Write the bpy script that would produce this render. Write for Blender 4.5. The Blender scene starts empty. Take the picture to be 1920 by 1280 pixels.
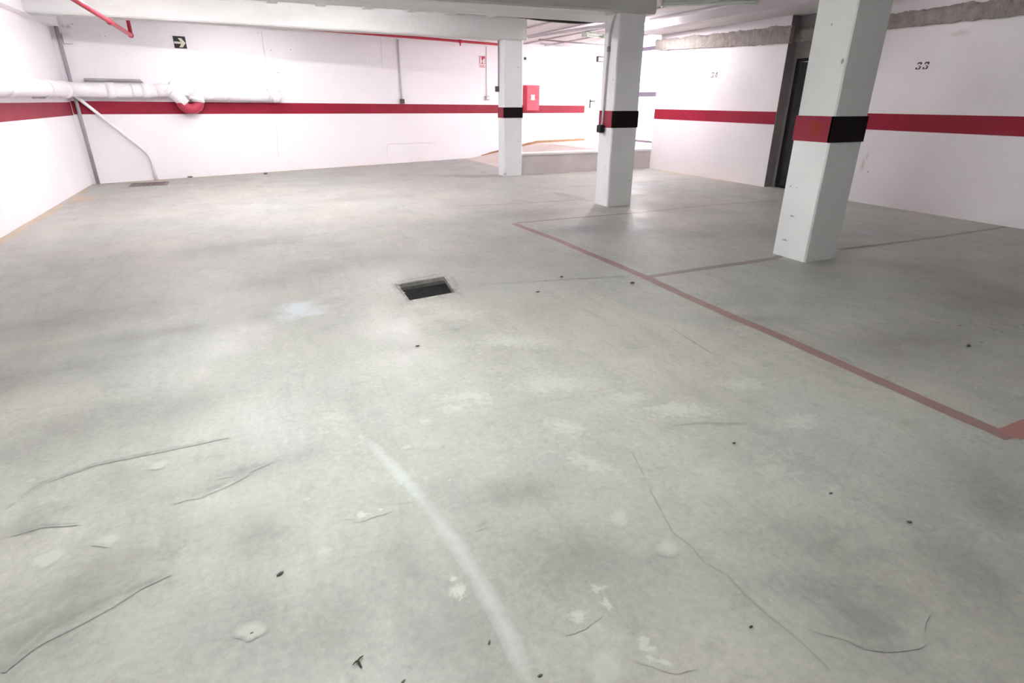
import bpy, bmesh, math, random
from mathutils import Vector, Matrix, noise

# ------------------------------------------------------------------ camera, world, exposure
sc = bpy.context.scene
col = sc.collection
cam_data = bpy.data.cameras.new('camera')
cam_data.sensor_width = 36.0
cam_data.lens = 36.0 * 1068.39 / 1920.0
cam_data.clip_end = 200.0
cam = bpy.data.objects.new('camera', cam_data)
col.objects.link(cam)
PITCH, ROLL, YAW = 0.398584, 0.003358, 0.423305
cy, sy = math.cos(YAW), math.sin(YAW)
fw = Vector((sy * math.cos(PITCH), cy * math.cos(PITCH), -math.sin(PITCH)))
rt = Vector((cy, -sy, 0.0))
up = rt.cross(fw)
rt2 = rt * math.cos(ROLL) + up * math.sin(ROLL)
up2 = -rt * math.sin(ROLL) + up * math.cos(ROLL)
m = Matrix((rt2, up2, -fw)).transposed().to_4x4()
m.translation = Vector((0.0, 0.0, 1.3))
cam.matrix_world = m
sc.camera = cam

world = bpy.data.worlds.new('daylight')
sc.world = world
world.use_nodes = True
wn = world.node_tree.nodes
wn['Background'].inputs['Color'].default_value = (1.0, 0.935, 0.978, 1)
wn['Background'].inputs['Strength'].default_value = 0.75

sc.cycles.adaptive_threshold = 0.025
sc.cycles.use_light_tree = False
sc.cycles.max_bounces = 6
sc.cycles.glossy_bounces = 2
sc.view_settings.view_transform = 'Standard'
sc.view_settings.look = 'None'
sc.view_settings.gamma = 1.0
sc.view_settings.use_curve_mapping = False
sc.view_settings.exposure = 3.47

# lamp brightness and colour (fixtures are built further down)
LAMP = {
    'near': dict(power=22.5, color=(0.945, 1.0, 0.95)),
    'mid': dict(power=18.5, color=(1.0, 0.952, 0.985)),
    'far': dict(power=6.0, color=(0.97, 0.97, 1.0)),
    'bayfar_fill': dict(power=40.0, color=(1.0, 0.95, 0.985)),
    'baynear_fill': dict(power=5.5, color=(1.0, 0.97, 0.985)),
    'off': dict(power=0.0, color=(1.0, 1.0, 1.0)),
}

# ------------------------------------------------------------------ helpers
random.seed(7)
H_CEIL = 2.63
LEFT_X, RIGHT_X, NEAR_Y, VEST_Y, VEST_X = -2.39, 7.83, -3.0, 10.3, 9.9
BACK_A = math.atan(0.277)
BACK_M = Matrix.Translation((-2.38, 11.85, 0)) @ Matrix.Rotation(BACK_A, 4, 'Z')
BACK_L = (VEST_X + 2.38) * math.sqrt(1 + 0.277 ** 2)


def link(name, bm, mat, parent=None, smooth=False, matrix=None):
    me = bpy.data.meshes.new(name)
    if matrix is not None:
        bm.transform(matrix)
    bmesh.ops.recalc_face_normals(bm, faces=bm.faces)
    bm.to_mesh(me)
    bm.free()
    if smooth:
        for p in me.polygons:
            p.use_smooth = True
    o = bpy.data.objects.new(name, me)
    col.objects.link(o)
    if mat is not None:
        me.materials.append(mat)
    if parent is not None:
        o.parent = parent
        o.matrix_parent_inverse = parent.matrix_world.inverted()
    return o


def empty(name, loc, label, cat, group=None):
    o = bpy.data.objects.new(name, None)
    o.empty_display_size = 0.1
    o.location = loc
    col.objects.link(o)
    o.matrix_world = Matrix.Translation(loc)
    return tag(o, label, cat, group)


def tag(o, label, cat, group=None):
    o['label'] = label
    o['category'] = cat
    if group:
        o['group'] = group
    return o


def struct(o):
    o['kind'] = 'structure'
    return o


def part(o, label):
    o['label'] = label
    return o


def box(bm, x0, x1, y0, y1, z0, z1, bevel=0.0):
    vs = [bm.verts.new((x, y, z)) for x in (x0, x1) for y in (y0, y1) for z in (z0, z1)]
    idx = [(0, 1, 3, 2), (4, 6, 7, 5), (0, 4, 5, 1), (2, 3, 7, 6), (0, 2, 6, 4), (1, 5, 7, 3)]
    fs = [bm.faces.new([vs[i] for i in f]) for f in idx]
    if bevel:
        es = list({e for f in fs for e in f.edges})
        bmesh.ops.bevel(bm, geom=es, offset=bevel, segments=2, affect='EDGES', profile=0.6)
    return vs


def bx(x0, x1, y0, y1, z0, z1, bevel=0.0):
    bm = bmesh.new()
    box(bm, x0, x1, y0, y1, z0, z1, bevel)
    return bm


def tube(bm, pts, r, seg=12, caps=True):
    pts = [Vector(p) for p in pts]
    n = len(pts)
    rings = []
    prev = None
    for i, p in enumerate(pts):
        a = pts[max(i - 1, 0)]
        b = pts[min(i + 1, n - 1)]
        d = (b - a).normalized()
        if prev is None:
            t = Vector((0, 0, 1)) if abs(d.z) < 0.9 else Vector((1, 0, 0))
            u = d.cross(t).normalized()
        else:
            u = (prev - d * prev.dot(d)).normalized()
        prev = u
        v = d.cross(u)
        rr = r[i] if isinstance(r, (list, tuple)) else r
        rings.append([bm.verts.new(p + (u * math.cos(2 * math.pi * k / seg) + v * math.sin(2 * math.pi * k / seg)) * rr) for k in range(seg)])
    for i in range(n - 1):
        for k in range(seg):
            bm.faces.new((rings[i][k], rings[i][(k + 1) % seg], rings[i + 1][(k + 1) % seg], rings[i + 1][k]))
    if caps:
        bm.faces.new(rings[0][::-1])
        bm.faces.new(rings[-1])


def tb(pts, r, seg=12):
    bm = bmesh.new()
    tube(bm, pts, r, seg)
    return bm


def bend(pts, rad, steps=5):
    """polyline with rounded corners"""
    pts = [Vector(p) for p in pts]
    out = [pts[0]]
    for i in range(1, len(pts) - 1):
        a, b, c = pts[i - 1], pts[i], pts[i + 1]
        da, dc = (a - b), (c - b)
        r = min(rad, da.length * 0.45, dc.length * 0.45)
        s, e = b + da.normalized() * r, b + dc.normalized() * r
        for k in range(steps + 1):
            t = k / steps
            out.append((1 - t) ** 2 * s + 2 * t * (1 - t) * b + t * t * e)
    out.append(pts[-1])
    return out


def prism(bm, poly, z0, z1):
    """poly: list of (x, y) -> extruded in z"""
    a = [bm.verts.new((x, y, z0)) for x, y in poly]
    b = [bm.verts.new((x, y, z1)) for x, y in poly]
    n = len(poly)
    bm.faces.new(a[::-1])
    bm.faces.new(b)
    for i in range(n):
        bm.faces.new((a[i], a[(i + 1) % n], b[(i + 1) % n], b[i]))


def wall_poly(bm, poly, y0, y1):
    """poly in (x, z), thickness along y"""
    a = [bm.verts.new((x, y0, z)) for x, z in poly]
    b = [bm.verts.new((x, y1, z)) for x, z in poly]
    n = len(poly)
    bm.faces.new(a)
    bm.faces.new(b[::-1])
    for i in range(n):
        bm.faces.new((a[i], b[i], b[(i + 1) % n], a[(i + 1) % n]))


# ------------------------------------------------------------------ materials
def nodes_of(name):
    mt = bpy.data.materials.new(name)
    mt.use_nodes = True
    nt = mt.node_tree
    return mt, nt, nt.nodes, nt.links, nt.nodes['Principled BSDF']


def n_noise(nt, vec, scale, detail=4.0, rough=0.55, dist=0.0):
    n = nt.nodes.new('ShaderNodeTexNoise')
    n.inputs['Scale'].default_value = scale
    n.inputs['Detail'].default_value = detail
    n.inputs['Roughness'].default_value = rough
    n.inputs['Distortion'].default_value = dist
    nt.links.new(vec, n.inputs['Vector'])
    return n.outputs['Fac']


def n_ramp(nt, fac, stops):
    r = nt.nodes.new('ShaderNodeValToRGB')
    el = r.color_ramp.elements
    while len(el) < len(stops):
        el.new(0.5)
    for e, (p, c) in zip(el, stops):
        e.position = p
        e.color = (c, c, c, 1) if isinstance(c, (int, float)) else (*c, 1)
    nt.links.new(fac, r.inputs['Fac'])
    return r.outputs['Color']


def n_mix(nt, fac, a, b, mode='MIX'):
    x = nt.nodes.new('ShaderNodeMix')
    x.data_type = 'RGBA'
    x.blend_type = mode
    x.clamp_factor = True
    for sock, v in ((x.inputs['Factor'], fac), (x.inputs['A'], a), (x.inputs['B'], b)):
        if isinstance(v, (int, float)):
            sock.default_value = v
        elif isinstance(v, tuple):
            sock.default_value = (*v, 1)
        else:
            nt.links.new(v, sock)
    return x.outputs['Result']


def n_math(nt, op, a, b):
    x = nt.nodes.new('ShaderNodeMath')
    x.operation = op
    for sock, v in zip(x.inputs, (a, b)):
        if isinstance(v, (int, float)):
            sock.default_value = v
        else:
            nt.links.new(v, sock)
    return x.outputs[0]


def n_pos(nt, scale=(1, 1, 1), rot=(0, 0, 0)):
    g = nt.nodes.new('ShaderNodeNewGeometry')
    mp = nt.nodes.new('ShaderNodeMapping')
    mp.inputs['Scale'].default_value = scale
    mp.inputs['Rotation'].default_value = rot
    nt.links.new(g.outputs['Position'], mp.inputs['Vector'])
    return mp.outputs['Vector']


def n_bump(nt, h, strength, dist, bsdf):
    b = nt.nodes.new('ShaderNodeBump')
    b.inputs['Strength'].default_value = strength
    b.inputs['Distance'].default_value = dist
    nt.links.new(h, b.inputs['Height'])
    nt.links.new(b.outputs['Normal'], bsdf.inputs['Normal'])


BASE = {}


def base_look(nt, B, kind):
    """colour, roughness and relief of a named surface; returns the colour socket"""
    if kind == 'floor':
        return floor_look(nt, B)
    c, c2, scale, rough, bump, bscale, bdist, stretch, spec, lo, hi = BASE[kind]
    f = n_ramp(nt, n_noise(nt, n_pos(nt, stretch), scale, 5, 0.6), [(lo, 0.0), (hi, 1.0)])
    B.inputs['Roughness'].default_value = rough
    B.inputs['Specular IOR Level'].default_value = spec
    if bump:
        n_bump(nt, n_noise(nt, n_pos(nt), bscale, 4, 0.6), bump, bdist, B)
    return n_mix(nt, f, c, c2)


def paint(name, c, c2, scale=3.0, rough=0.6, bump=0.15, bscale=60.0, bdist=0.004, stretch=(1, 1, 1), spec=0.3, lo=0.35, hi=0.7):
    mt, nt, N, L, B = nodes_of(name)
    BASE[name] = (c, c2, scale, rough, bump, bscale, bdist, stretch, spec, lo, hi)
    L.new(base_look(nt, B, name), B.inputs['Base Color'])
    return mt


M = {}
M['wall'] = paint('white_wall_paint', (0.92, 0.885, 0.915), (0.88, 0.85, 0.87), 1.2, 0.65, 0.25, 35, 0.006)
M['wall_r'] = paint('off_white_wall_paint', (0.86, 0.815, 0.835), (0.81, 0.765, 0.785), 1.3, 0.6, 0.25, 30, 0.006)
M['pillar'] = paint('pillar_paint', (0.87, 0.88, 0.89), (0.82, 0.83, 0.84), 2.0, 0.55, 0.3, 22, 0.006)
M['beam'] = paint('beam_paint', (0.66, 0.67, 0.66), (0.55, 0.55, 0.54), 1.4, 0.7, 0.4, 14, 0.01, (0.5, 2, 2))
M['ceiling'] = paint('ceiling_paint', (0.72, 0.68, 0.70), (0.60, 0.57, 0.58), 1.6, 0.75, 0.5, 10, 0.012, (3, 0.5, 1))
M['rough'] = paint('raw_concrete', (0.42, 0.375, 0.35), (0.30, 0.265, 0.25), 9, 0.9, 0.9, 38, 0.03)
M['grey_plaster'] = paint('grey_plaster', (0.30, 0.275, 0.27), (0.24, 0.22, 0.215), 2.5, 0.85, 0.4, 25, 0.008)
M['red'] = paint('red_stripe_paint', (0.31, 0.009, 0.034), (0.25, 0.006, 0.022), 2.2, 0.5, 0.15, 30, 0.004, spec=0.25)
M['red_worn'] = paint('faded_red_stripe_paint', (0.33, 0.035, 0.06), (0.27, 0.024, 0.045), 3.2, 0.5, 0.15, 30, 0.004, spec=0.25)
M['black_stripe'] = paint('near_black_stripe', (0.010, 0.003, 0.004), (0.006, 0.003, 0.003), 3, 0.55, 0.1, 30, 0.003, spec=0.15)
M['red_pipe'] = paint('red_enamel', (0.52, 0.035, 0.06), (0.42, 0.025, 0.05), 6, 0.4, 0.0)
M['cabinet_red'] = paint('cabinet_red', (0.78, 0.09, 0.13), (0.70, 0.07, 0.11), 6, 0.4, 0.0)
M['trap_red'] = paint('trap_red', (0.50, 0.05, 0.09), (0.42, 0.04, 0.07), 8, 0.4, 0.0)
M['pvc'] = paint('white_pvc', (0.92, 0.90, 0.93), (0.88, 0.86, 0.88), 3, 0.35, 0.0, spec=0.45)
M['grey_pipe'] = paint('grey_conduit', (0.42, 0.40, 0.42), (0.34, 0.32, 0.34), 6, 0.5, 0.0)
M['white_plastic'] = paint('white_plastic', (0.74, 0.72, 0.74), (0.68, 0.66, 0.68), 5, 0.45, 0.0)
M['black_plastic'] = paint('black_plastic', (0.012, 0.010, 0.011), (0.02, 0.017, 0.018), 8, 0.4, 0.0)
M['dark_door'] = paint('dark_door_paint', (0.045, 0.046, 0.052), (0.03, 0.03, 0.035), 2, 0.5, 0.0)
M['black_frame'] = paint('black_frame_paint', (0.008, 0.008, 0.009), (0.012, 0.011, 0.012), 4, 0.5, 0.0)
M['white_door'] = paint('white_door_enamel', (0.80, 0.75, 0.77), (0.76, 0.71, 0.73), 2, 0.4, 0.0)
M['lavender_metal'] = paint('lavender_grey_aluminium', (0.30, 0.26, 0.36), (0.26, 0.22, 0.31), 5, 0.4, 0.0)
M['steel'] = paint('dull_steel', (0.030, 0.029, 0.030), (0.013, 0.013, 0.014), 12, 0.9, 0.4, 60, 0.003, spec=0.06)
M['rust'] = paint('brown_grating', (0.30, 0.25, 0.24), (0.22, 0.18, 0.17), 14, 0.7, 0.3, 50, 0.003)
M['soil'] = paint('brown_skirting', (0.42, 0.25, 0.14), (0.30, 0.17, 0.09), 6, 0.9, 0.5, 40, 0.01)
M['curb'] = paint('curb_paint', (0.66, 0.61, 0.61), (0.55, 0.50, 0.49), 2.5, 0.7, 0.4, 25, 0.008)
M['cap'] = paint('curb_cap_paint', (0.84, 0.81, 0.82), (0.76, 0.73, 0.74), 2.5, 0.5, 0.2, 25, 0.006)
M['ramp'] = paint('pale_platform_concrete', (0.70, 0.62, 0.58), (0.62, 0.53, 0.48), 2.0, 0.6, 0.3, 25, 0.006)
M['pit'] = paint('pit_concrete', (0.20, 0.19, 0.185), (0.12, 0.115, 0.11), 9, 0.9, 0.5, 30, 0.01)
M['rim'] = paint('chipped_concrete_rim', (0.50, 0.48, 0.46), (0.26, 0.25, 0.24), 16, 0.9, 0.8, 50, 0.015)
M['sign_black'] = paint('sign_black', (0.012, 0.010, 0.009), (0.018, 0.015, 0.014), 9, 0.5, 0.0)
M['sign_cream'] = paint('sign_cream', (0.72, 0.69, 0.58), (0.68, 0.65, 0.54), 9, 0.5, 0.0)
M['sign_red'] = paint('sign_red', (0.55, 0.05, 0.09), (0.5, 0.04, 0.08), 9, 0.5, 0.0)
M['sign_white'] = paint('sign_white', (0.82, 0.78, 0.78), (0.78, 0.74, 0.74), 9, 0.5, 0.0)
M['number'] = paint('black_stencil_paint', (0.04, 0.025, 0.035), (0.10, 0.075, 0.085), 60, 0.6, 0.0)
M['number_pale'] = paint('faded_stencil_paint', (0.15, 0.12, 0.14), (0.28, 0.24, 0.27), 60, 0.6, 0.0)
M['twig'] = paint('dry_twig', (0.085, 0.075, 0.05), (0.05, 0.045, 0.03), 60, 0.9, 0.0)
M['grit'] = paint('dark_grit', (0.10, 0.09, 0.08), (0.15, 0.14, 0.13), 60, 0.9, 0.0)
M['lamp_body'] = paint('lamp_housing', (0.62, 0.66, 0.60), (0.56, 0.60, 0.55), 5, 0.4, 0.0)
M['paving'] = paint('outdoor_paving', (0.72, 0.70, 0.68), (0.62, 0.60, 0.58), 3, 0.8, 0.0)

# thin window glass
mt, nt, N, L, B = nodes_of('window_glass')
tr = N.new('ShaderNodeBsdfTransparent')
tr.inputs['Color'].default_value = (0.97, 0.98, 0.98, 1)
gl = N.new('ShaderNodeBsdfGlossy')
gl.inputs['Roughness'].default_value = 0.02
mx = N.new('ShaderNodeMixShader')
mx.inputs[0].default_value = 0.06
L.new(tr.outputs[0], mx.inputs[1])
L.new(gl.outputs[0], mx.inputs[2])
L.new(mx.outputs[0], N['Material Output'].inputs['Surface'])
M['glass'] = mt

# floor: trowelled, scuffed concrete
def floor_look(nt, B):
    P = n_pos(nt)
    at = nt.nodes.new('ShaderNodeAttribute')
    at.attribute_name = 'dirt'
    big = n_ramp(nt, n_noise(nt, P, 0.55, 3, 0.5, 0.6), [(0.36, 0.0), (0.66, 1.0)])
    c = n_mix(nt, big, (0.465, 0.445, 0.405), (0.398, 0.416, 0.404))
    cloud = n_ramp(nt, n_noise(nt, n_pos(nt, (1.0, 0.7, 1), (0, 0, 0.6)), 1.7, 5, 0.62, 0.5), [(0.40, 0.0), (0.72, 1.0)])
    c = n_mix(nt, n_math(nt, 'MULTIPLY', cloud, 0.62), c, (0.317, 0.312, 0.295))
    sweep = n_ramp(nt, n_noise(nt, n_pos(nt, (4.5, 0.8, 1), (0, 0, 0.25)), 1.5, 6, 0.65, 1.2), [(0.50, 0.0), (0.75, 1.0)])
    c = n_mix(nt, n_math(nt, 'MULTIPLY', sweep, 0.42), c, (0.273, 0.277, 0.264))
    pale = n_ramp(nt, n_noise(nt, P, 5.0, 5, 0.6, 0.8), [(0.54, 0.0), (0.74, 1.0)])
    c = n_mix(nt, n_math(nt, 'MULTIPLY', pale, 0.55), c, (0.510, 0.506, 0.466))
    scf = n_ramp(nt, n_noise(nt, P, 15.0, 5, 0.7, 1.0), [(0.50, 0.0), (0.66, 1.0)])
    gate = n_ramp(nt, n_noise(nt, P, 1.3, 3, 0.5), [(0.42, 0.0), (0.62, 0.45)])
    c = n_mix(nt, n_math(nt, 'MULTIPLY', scf, gate), c, (0.56, 0.555, 0.51))
    dk = n_ramp(nt, n_noise(nt, n_pos(nt, (1, 1, 1), (0.3, 0.2, 1.1)), 9.0, 5, 0.68, 0.8), [(0.55, 0.0), (0.72, 0.4)])
    c = n_mix(nt, dk, c, (0.25, 0.25, 0.235))
    dn = n_ramp(nt, n_noise(nt, P, 4.0, 4, 0.65, 0.5), [(0.25, 0.25), (0.7, 1.0)])
    c = n_mix(nt, n_math(nt, 'MULTIPLY', at.outputs['Fac'], dn), c, (0.229, 0.220, 0.211))
    fine = n_ramp(nt, n_noise(nt, P, 42, 3, 0.7), [(0.3, 0.84), (0.7, 1.10)])
    c = n_mix(nt, 0.8, c, fine, 'MULTIPLY')
    spk = n_ramp(nt, n_noise(nt, P, 130, 2, 0.6), [(0.66, 0.0), (0.74, 1.0)])
    c = n_mix(nt, n_math(nt, 'MULTIPLY', spk, 0.22), c, (0.563, 0.554, 0.519))
    nt.links.new(n_ramp(nt, n_noise(nt, P, 2.3, 3, 0.6, 0.4), [(0.3, 0.40), (0.7, 0.60)]), B.inputs['Roughness'])
    B.inputs['Specular IOR Level'].default_value = 0.42
    hb = n_math(nt, 'ADD', n_noise(nt, P, 7, 4, 0.6), n_math(nt, 'MULTIPLY', n_noise(nt, P, 90, 3, 0.6), 0.18))
    n_bump(nt, hb, 0.2, 0.006, B)
    return c


mt, nt, N, L, B = nodes_of('trowelled_concrete')
L.new(floor_look(nt, B), B.inputs['Base Color'])
M['floor'] = mt


def stain_mat(name, color, scale=6.0, cover=0.5, soft=0.25, amount=0.8, base='floor', stretch=(1, 1, 1), rot=0.0, detail=6):
    """a mark soaked into a surface: the surface itself, coloured where mask + noise is high"""
    mt, nt, N, L, B = nodes_of(name)
    at = N.new('ShaderNodeAttribute')
    at.attribute_name = 'mask'
    ns = n_noise(nt, n_pos(nt, stretch, (0, 0, rot)), scale, detail, 0.62, 0.6)
    s = n_math(nt, 'ADD', at.outputs['Fac'], n_math(nt, 'SUBTRACT', n_math(nt, 'MULTIPLY', ns, 2.0), 1.0))
    a = n_ramp(nt, s, [(max(0.0, cover - soft), 0.0), (min(1.0, cover + soft), 1.0)])
    a = n_math(nt, 'MULTIPLY', a, amount)
    edge = n_ramp(nt, at.outputs['Fac'], [(0.0, 0.0), (0.3, 1.0)])
    a = n_math(nt, 'MULTIPLY', a, edge)
    L.new(n_mix(nt, a, base_look(nt, B, base), color), B.inputs['Base Color'])
    return mt


W, WR, PL, RW = 'white_wall_paint', 'off_white_wall_paint', 'pillar_paint', 'faded_red_stripe_paint'
S = {}
S['pale_streak'] = stain_mat('pale_streak_mark', (0.60, 0.64, 0.64), 5, 0.45, 0.5, 0.42)
S['blue_glint'] = stain_mat('painted_floor_glint', (0.60, 0.645, 0.70), 7, 0.42, 0.4, 0.72)
S['lime'] = stain_mat('lime_efflorescence', (0.60, 0.60, 0.55), 34, 0.62, 0.26, 0.5)
S['white_flake'] = stain_mat('white_flaking_paint', (0.64, 0.64, 0.60), 34, 0.64, 0.16, 0.6)
S['white_dot'] = stain_mat('pale_round_spot', (0.55, 0.555, 0.52), 8, 0.30, 0.25, 0.5)
S['dark'] = stain_mat('dark_scuff', (0.20, 0.20, 0.19), 9, 0.58, 0.45, 0.6, 'floor', (3, 0.8, 1), 0.5)
S['olive'] = stain_mat('olive_stain', (0.30, 0.30, 0.245), 9, 0.45, 0.4, 0.5)
S['crack'] = stain_mat('floor_crack', (0.26, 0.26, 0.235), 20, 0.40, 0.35, 0.7)
S['joint'] = stain_mat('floor_joint', (0.34, 0.32, 0.29), 7, 0.55, 0.45, 0.6)
S['line'] = stain_mat('worn_red_line', (0.275, 0.15, 0.145), 9, 0.22, 0.36, 0.88)
S['line_dark'] = stain_mat('dirty_red_line', (0.235, 0.175, 0.16), 9, 0.34, 0.40, 0.8)
S['line_faint'] = stain_mat('faint_red_line', (0.30, 0.235, 0.215), 7, 0.60, 0.45, 0.6)
S['line_fresh'] = stain_mat('bright_red_line', (0.37, 0.15, 0.14), 12, 0.15, 0.3, 0.9)
S['ochre'] = stain_mat('ochre_dust', (0.52, 0.37, 0.22), 9, 0.40, 0.45, 0.8)
S['grime_low'] = stain_mat('dark_edge_dirt', (0.22, 0.19, 0.17), 9, 0.55, 0.4, 0.7)
S['drop'] = stain_mat('black_droplet', (0.12, 0.12, 0.11), 20, 0.40, 0.3, 0.75)
S['wall_grime'] = stain_mat('wall_grime', (0.36, 0.32, 0.31), 10, 0.5, 0.4, 0.5, W)
S['wall_crack'] = stain_mat('wall_hairline', (0.52, 0.48, 0.51), 14, 0.4, 0.35, 0.5, W)
S['wall_black'] = stain_mat('black_wall_spot', (0.08, 0.07, 0.07), 20, 0.35, 0.25, 0.8, W)
S['r_grime'] = stain_mat('damp_wall_grime', (0.45, 0.40, 0.39), 14, 0.55, 0.45, 0.5, WR)
S['r_black'] = stain_mat('nail_rust', (0.08, 0.07, 0.07), 20, 0.35, 0.25, 0.85, WR)
S['p_grime'] = stain_mat('pillar_grime', (0.42, 0.41, 0.41), 16, 0.5, 0.4, 0.6, PL)
S['p_black'] = stain_mat('pillar_chip', (0.22, 0.21, 0.21), 20, 0.45, 0.25, 0.8, PL)
S['repaint'] = stain_mat('dull_red_repaint', (0.30, 0.035, 0.02), 12, 0.25, 0.12, 0.85, RW)

# where soft grime has gathered on the floor: (x, y, radius x, radius y, angle, strength)
for_dirt = [((-0.594, 1.677), 0.30, 0.07, 18), ((-0.634, 1.548), 0.25, 0.06, 22), ((-0.832, 2.022), 0.25, 0.06, 30), ((-0.708, 1.422), 0.2, 0.06, 25), ((1.415, 0.727), 0.25, 0.07, -30), ((1.302, 0.567), 0.12, 0.09, -60), ((-0.145, 2.058), 0.25, 0.05, 12), ((0.697, 1.543), 0.2, 0.1, 0),
            ((-0.157, 1.653), 0.14, 0.10, -50),
            ((-0.059, 1.292), 0.25, 0.2, -60),
            ((0.708, 1.167), 0.28, 0.20, -30),
            ((0.754, 1.484), 0.12, 0.06, 0),
            ((0.315, 1.033), 0.2, 0.25, 0),
            ((0.243, 1.304), 0.1, 0.2, 0),
            ((0.894, 4.959), 0.4, 0.12, 0),
            ((0.171, 4.736), 0.4, 0.1, 10),
            ((-0.546, 3.797), 0.7, 0.12, 5),
            ((-1.252, 4.206), 0.6, 0.2, 20),
            ((-1.171, 3.424), 0.45, 0.25, 25),
            ((-0.528, 2.718), 0.4, 0.12, 10),
            ((-0.828, 2.700), 0.4, 0.2, 20),
            ((1.634, 8.583), 0.9, 0.2, 0),
            ((3.217, 6.499), 0.8, 0.3, 0),
            ((-0.170, 6.079), 0.8, 0.2, 10),
            ((3.403, 1.875), 0.5, 0.25, 0),
            ((4.689, 2.175), 0.5, 0.4, 0),
            ((1.821, 0.672), 0.2, 0.3, -30),
            ((2.259, 0.816), 0.15, 0.3, -40),
            ((1.520, 0.881), 0.2, 0.1, -30),
            ((2.900, 2.485), 0.3, 0.1, -20),
            ((4.281, 4.681), 0.5, 0.25, 0),
            ((3.274, 5.413), 0.4, 0.2, 0)]
DECAL_N = [0]


def lift(v, n):
    """each mark lies a hair above the one before"""
    DECAL_N[0] += 1
    return v + n * (DECAL_N[0] * 0.00001)


DIRT = [(c[0], c[1], rx, ry, math.radians(a), 0.85) for c, rx, ry, a in for_dirt]


def dirt_at(x, y):
    v = 0.0
    for (cx, cy_, rx, ry, a, k) in DIRT:
        dx, dy = x - cx, y - cy_
        u = (dx * math.cos(a) + dy * math.sin(a)) / rx
        w = (-dx * math.sin(a) + dy * math.cos(a)) / ry
        d = u * u + w * w
        if d < 6:
            v = max(v, k * math.exp(-d))
    return v


def set_dirt(me):
    a = me.attributes.new('dirt', 'FLOAT', 'POINT')
    a.data.foreach_set('value', [dirt_at(v.co.x, v.co.y) for v in me.vertices])


def set_mask(me, vals):
    set_dirt(me)
    a = me.attributes.new('mask', 'FLOAT', 'POINT')
    a.data.foreach_set('value', vals)


def decal_disc(name, c, u, v, mat, parent, rings=5, seg=22, wob=0.18, label=None):
    """flat mark centred at c with half axes u and v (vectors)"""
    c, u, v = Vector(c), Vector(u), Vector(v)
    nn = u.cross(v).normalized()
    c = lift(c, nn if nn.dot(cam.location - c) > 0 else -nn)
    verts, faces, vals = [c.copy()], [], [1.0]
    ph = random.random() * 50
    for i in range(1, rings + 1):
        t = i / rings
        for k in range(seg):
            a = 2 * math.pi * k / seg
            w = 1 + wob * noise.noise(Vector((math.cos(a) * 1.3 + ph, math.sin(a) * 1.3, ph)))
            verts.append(c + (u * math.cos(a) + v * math.sin(a)) * t * w)
            vals.append(1 - t)
    for k in range(seg):
        faces.append((0, 1 + k, 1 + (k + 1) % seg))
    for i in range(rings - 1):
        b0, b1 = 1 + i * seg, 1 + (i + 1) * seg
        for k in range(seg):
            k2 = (k + 1) % seg
            faces.append((b0 + k, b1 + k, b1 + k2, b0 + k2))
    me = bpy.data.meshes.new(name)
    me.from_pydata([tuple(p) for p in verts], [], faces)
    set_mask(me, vals)
    me.materials.append(mat)
    o = bpy.data.objects.new(name, me)
    col.objects.link(o)
    o.parent = parent
    if label:
        o['label'] = label
    return o


def decal_ribbon(name, pts, width, nrm, mat, parent, wob=0.0, sub=0.06, flat=0.0, label=None, taper=0.0):
    """mark along a polyline; flat=1 keeps the mask high right across, 0 peaks in the middle"""
    nrm = Vector(nrm).normalized()
    DECAL_N[0] += 1
    pts = [Vector(p) + nrm * (DECAL_N[0] * 0.00001) for p in pts]
    dense = []
    for a, b in zip(pts, pts[1:]):
        n = max(1, int((b - a).length / sub))
        dense += [a.lerp(b, i / n) for i in range(n)]
    dense.append(pts[-1])
    verts, vals, faces = [], [], []
    ph = random.random() * 80
    rows = (-1.0, -0.8, 0.0, 0.8, 1.0)
    prof = (0.0, 0.30 + 0.7 * flat, 1.0, 0.30 + 0.7 * flat, 0.0)
    nd = len(dense)
    for i, p in enumerate(dense):
        d = (dense[min(i + 1, nd - 1)] - dense[max(i - 1, 0)]).normalized()
        s = d.cross(nrm).normalized()
        j = noise.noise(Vector((i * sub * 1.7, ph, 0))) * wob
        e = 1.0
        if taper:
            t = i / max(1, nd - 1)
            e = min(1.0, t / taper, (1 - t) / taper)
        for r_, pr in zip(rows, prof):
            ww = width * 0.5 * (1 + 0.15 * noise.noise(Vector((i * sub * 6, ph + r_ * 3, 1)))) * (0.5 + 0.5 * e)
            verts.append(tuple(p + s * (r_ * ww + j)))
            vals.append(pr * (0.15 + 0.85 * e))
    for i in range(nd - 1):
        for k in range(4):
            a = i * 5 + k
            faces.append((a, a + 1, a + 6, a + 5))
    me = bpy.data.meshes.new(name)
    me.from_pydata(verts, [], faces)
    set_mask(me, vals)
    me.materials.append(mat)
    o = bpy.data.objects.new(name, me)
    col.objects.link(o)
    o.parent = parent
    if label:
        o['label'] = label
    return o


# ------------------------------------------------------------------ floor with two drain openings
DRAIN = [(0.893, 3.765), (1.285, 3.815), (1.335, 4.275), (0.905, 4.215)]
GRATE = [(-1.80, 11.22), (-1.24, 11.22), (-1.24, 11.72), (-1.80, 11.72)]
floor_outer = [(LEFT_X - 0.1, NEAR_Y - 0.1), (VEST_X + 0.1, NEAR_Y - 0.1), (VEST_X + 0.1, 15.45), (LEFT_X - 0.1, 12.0)]
bm = bmesh.new()
edges = []
for loop in (floor_outer, DRAIN, GRATE):
    vs = [bm.verts.new((x, y, 0)) for x, y in loop]
    edges += [bm.edges.new((vs[i], vs[(i + 1) % len(vs)])) for i in range(len(vs))]
bmesh.ops.triangle_fill(bm, use_beauty=True, use_dissolve=False, edges=edges)


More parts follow.
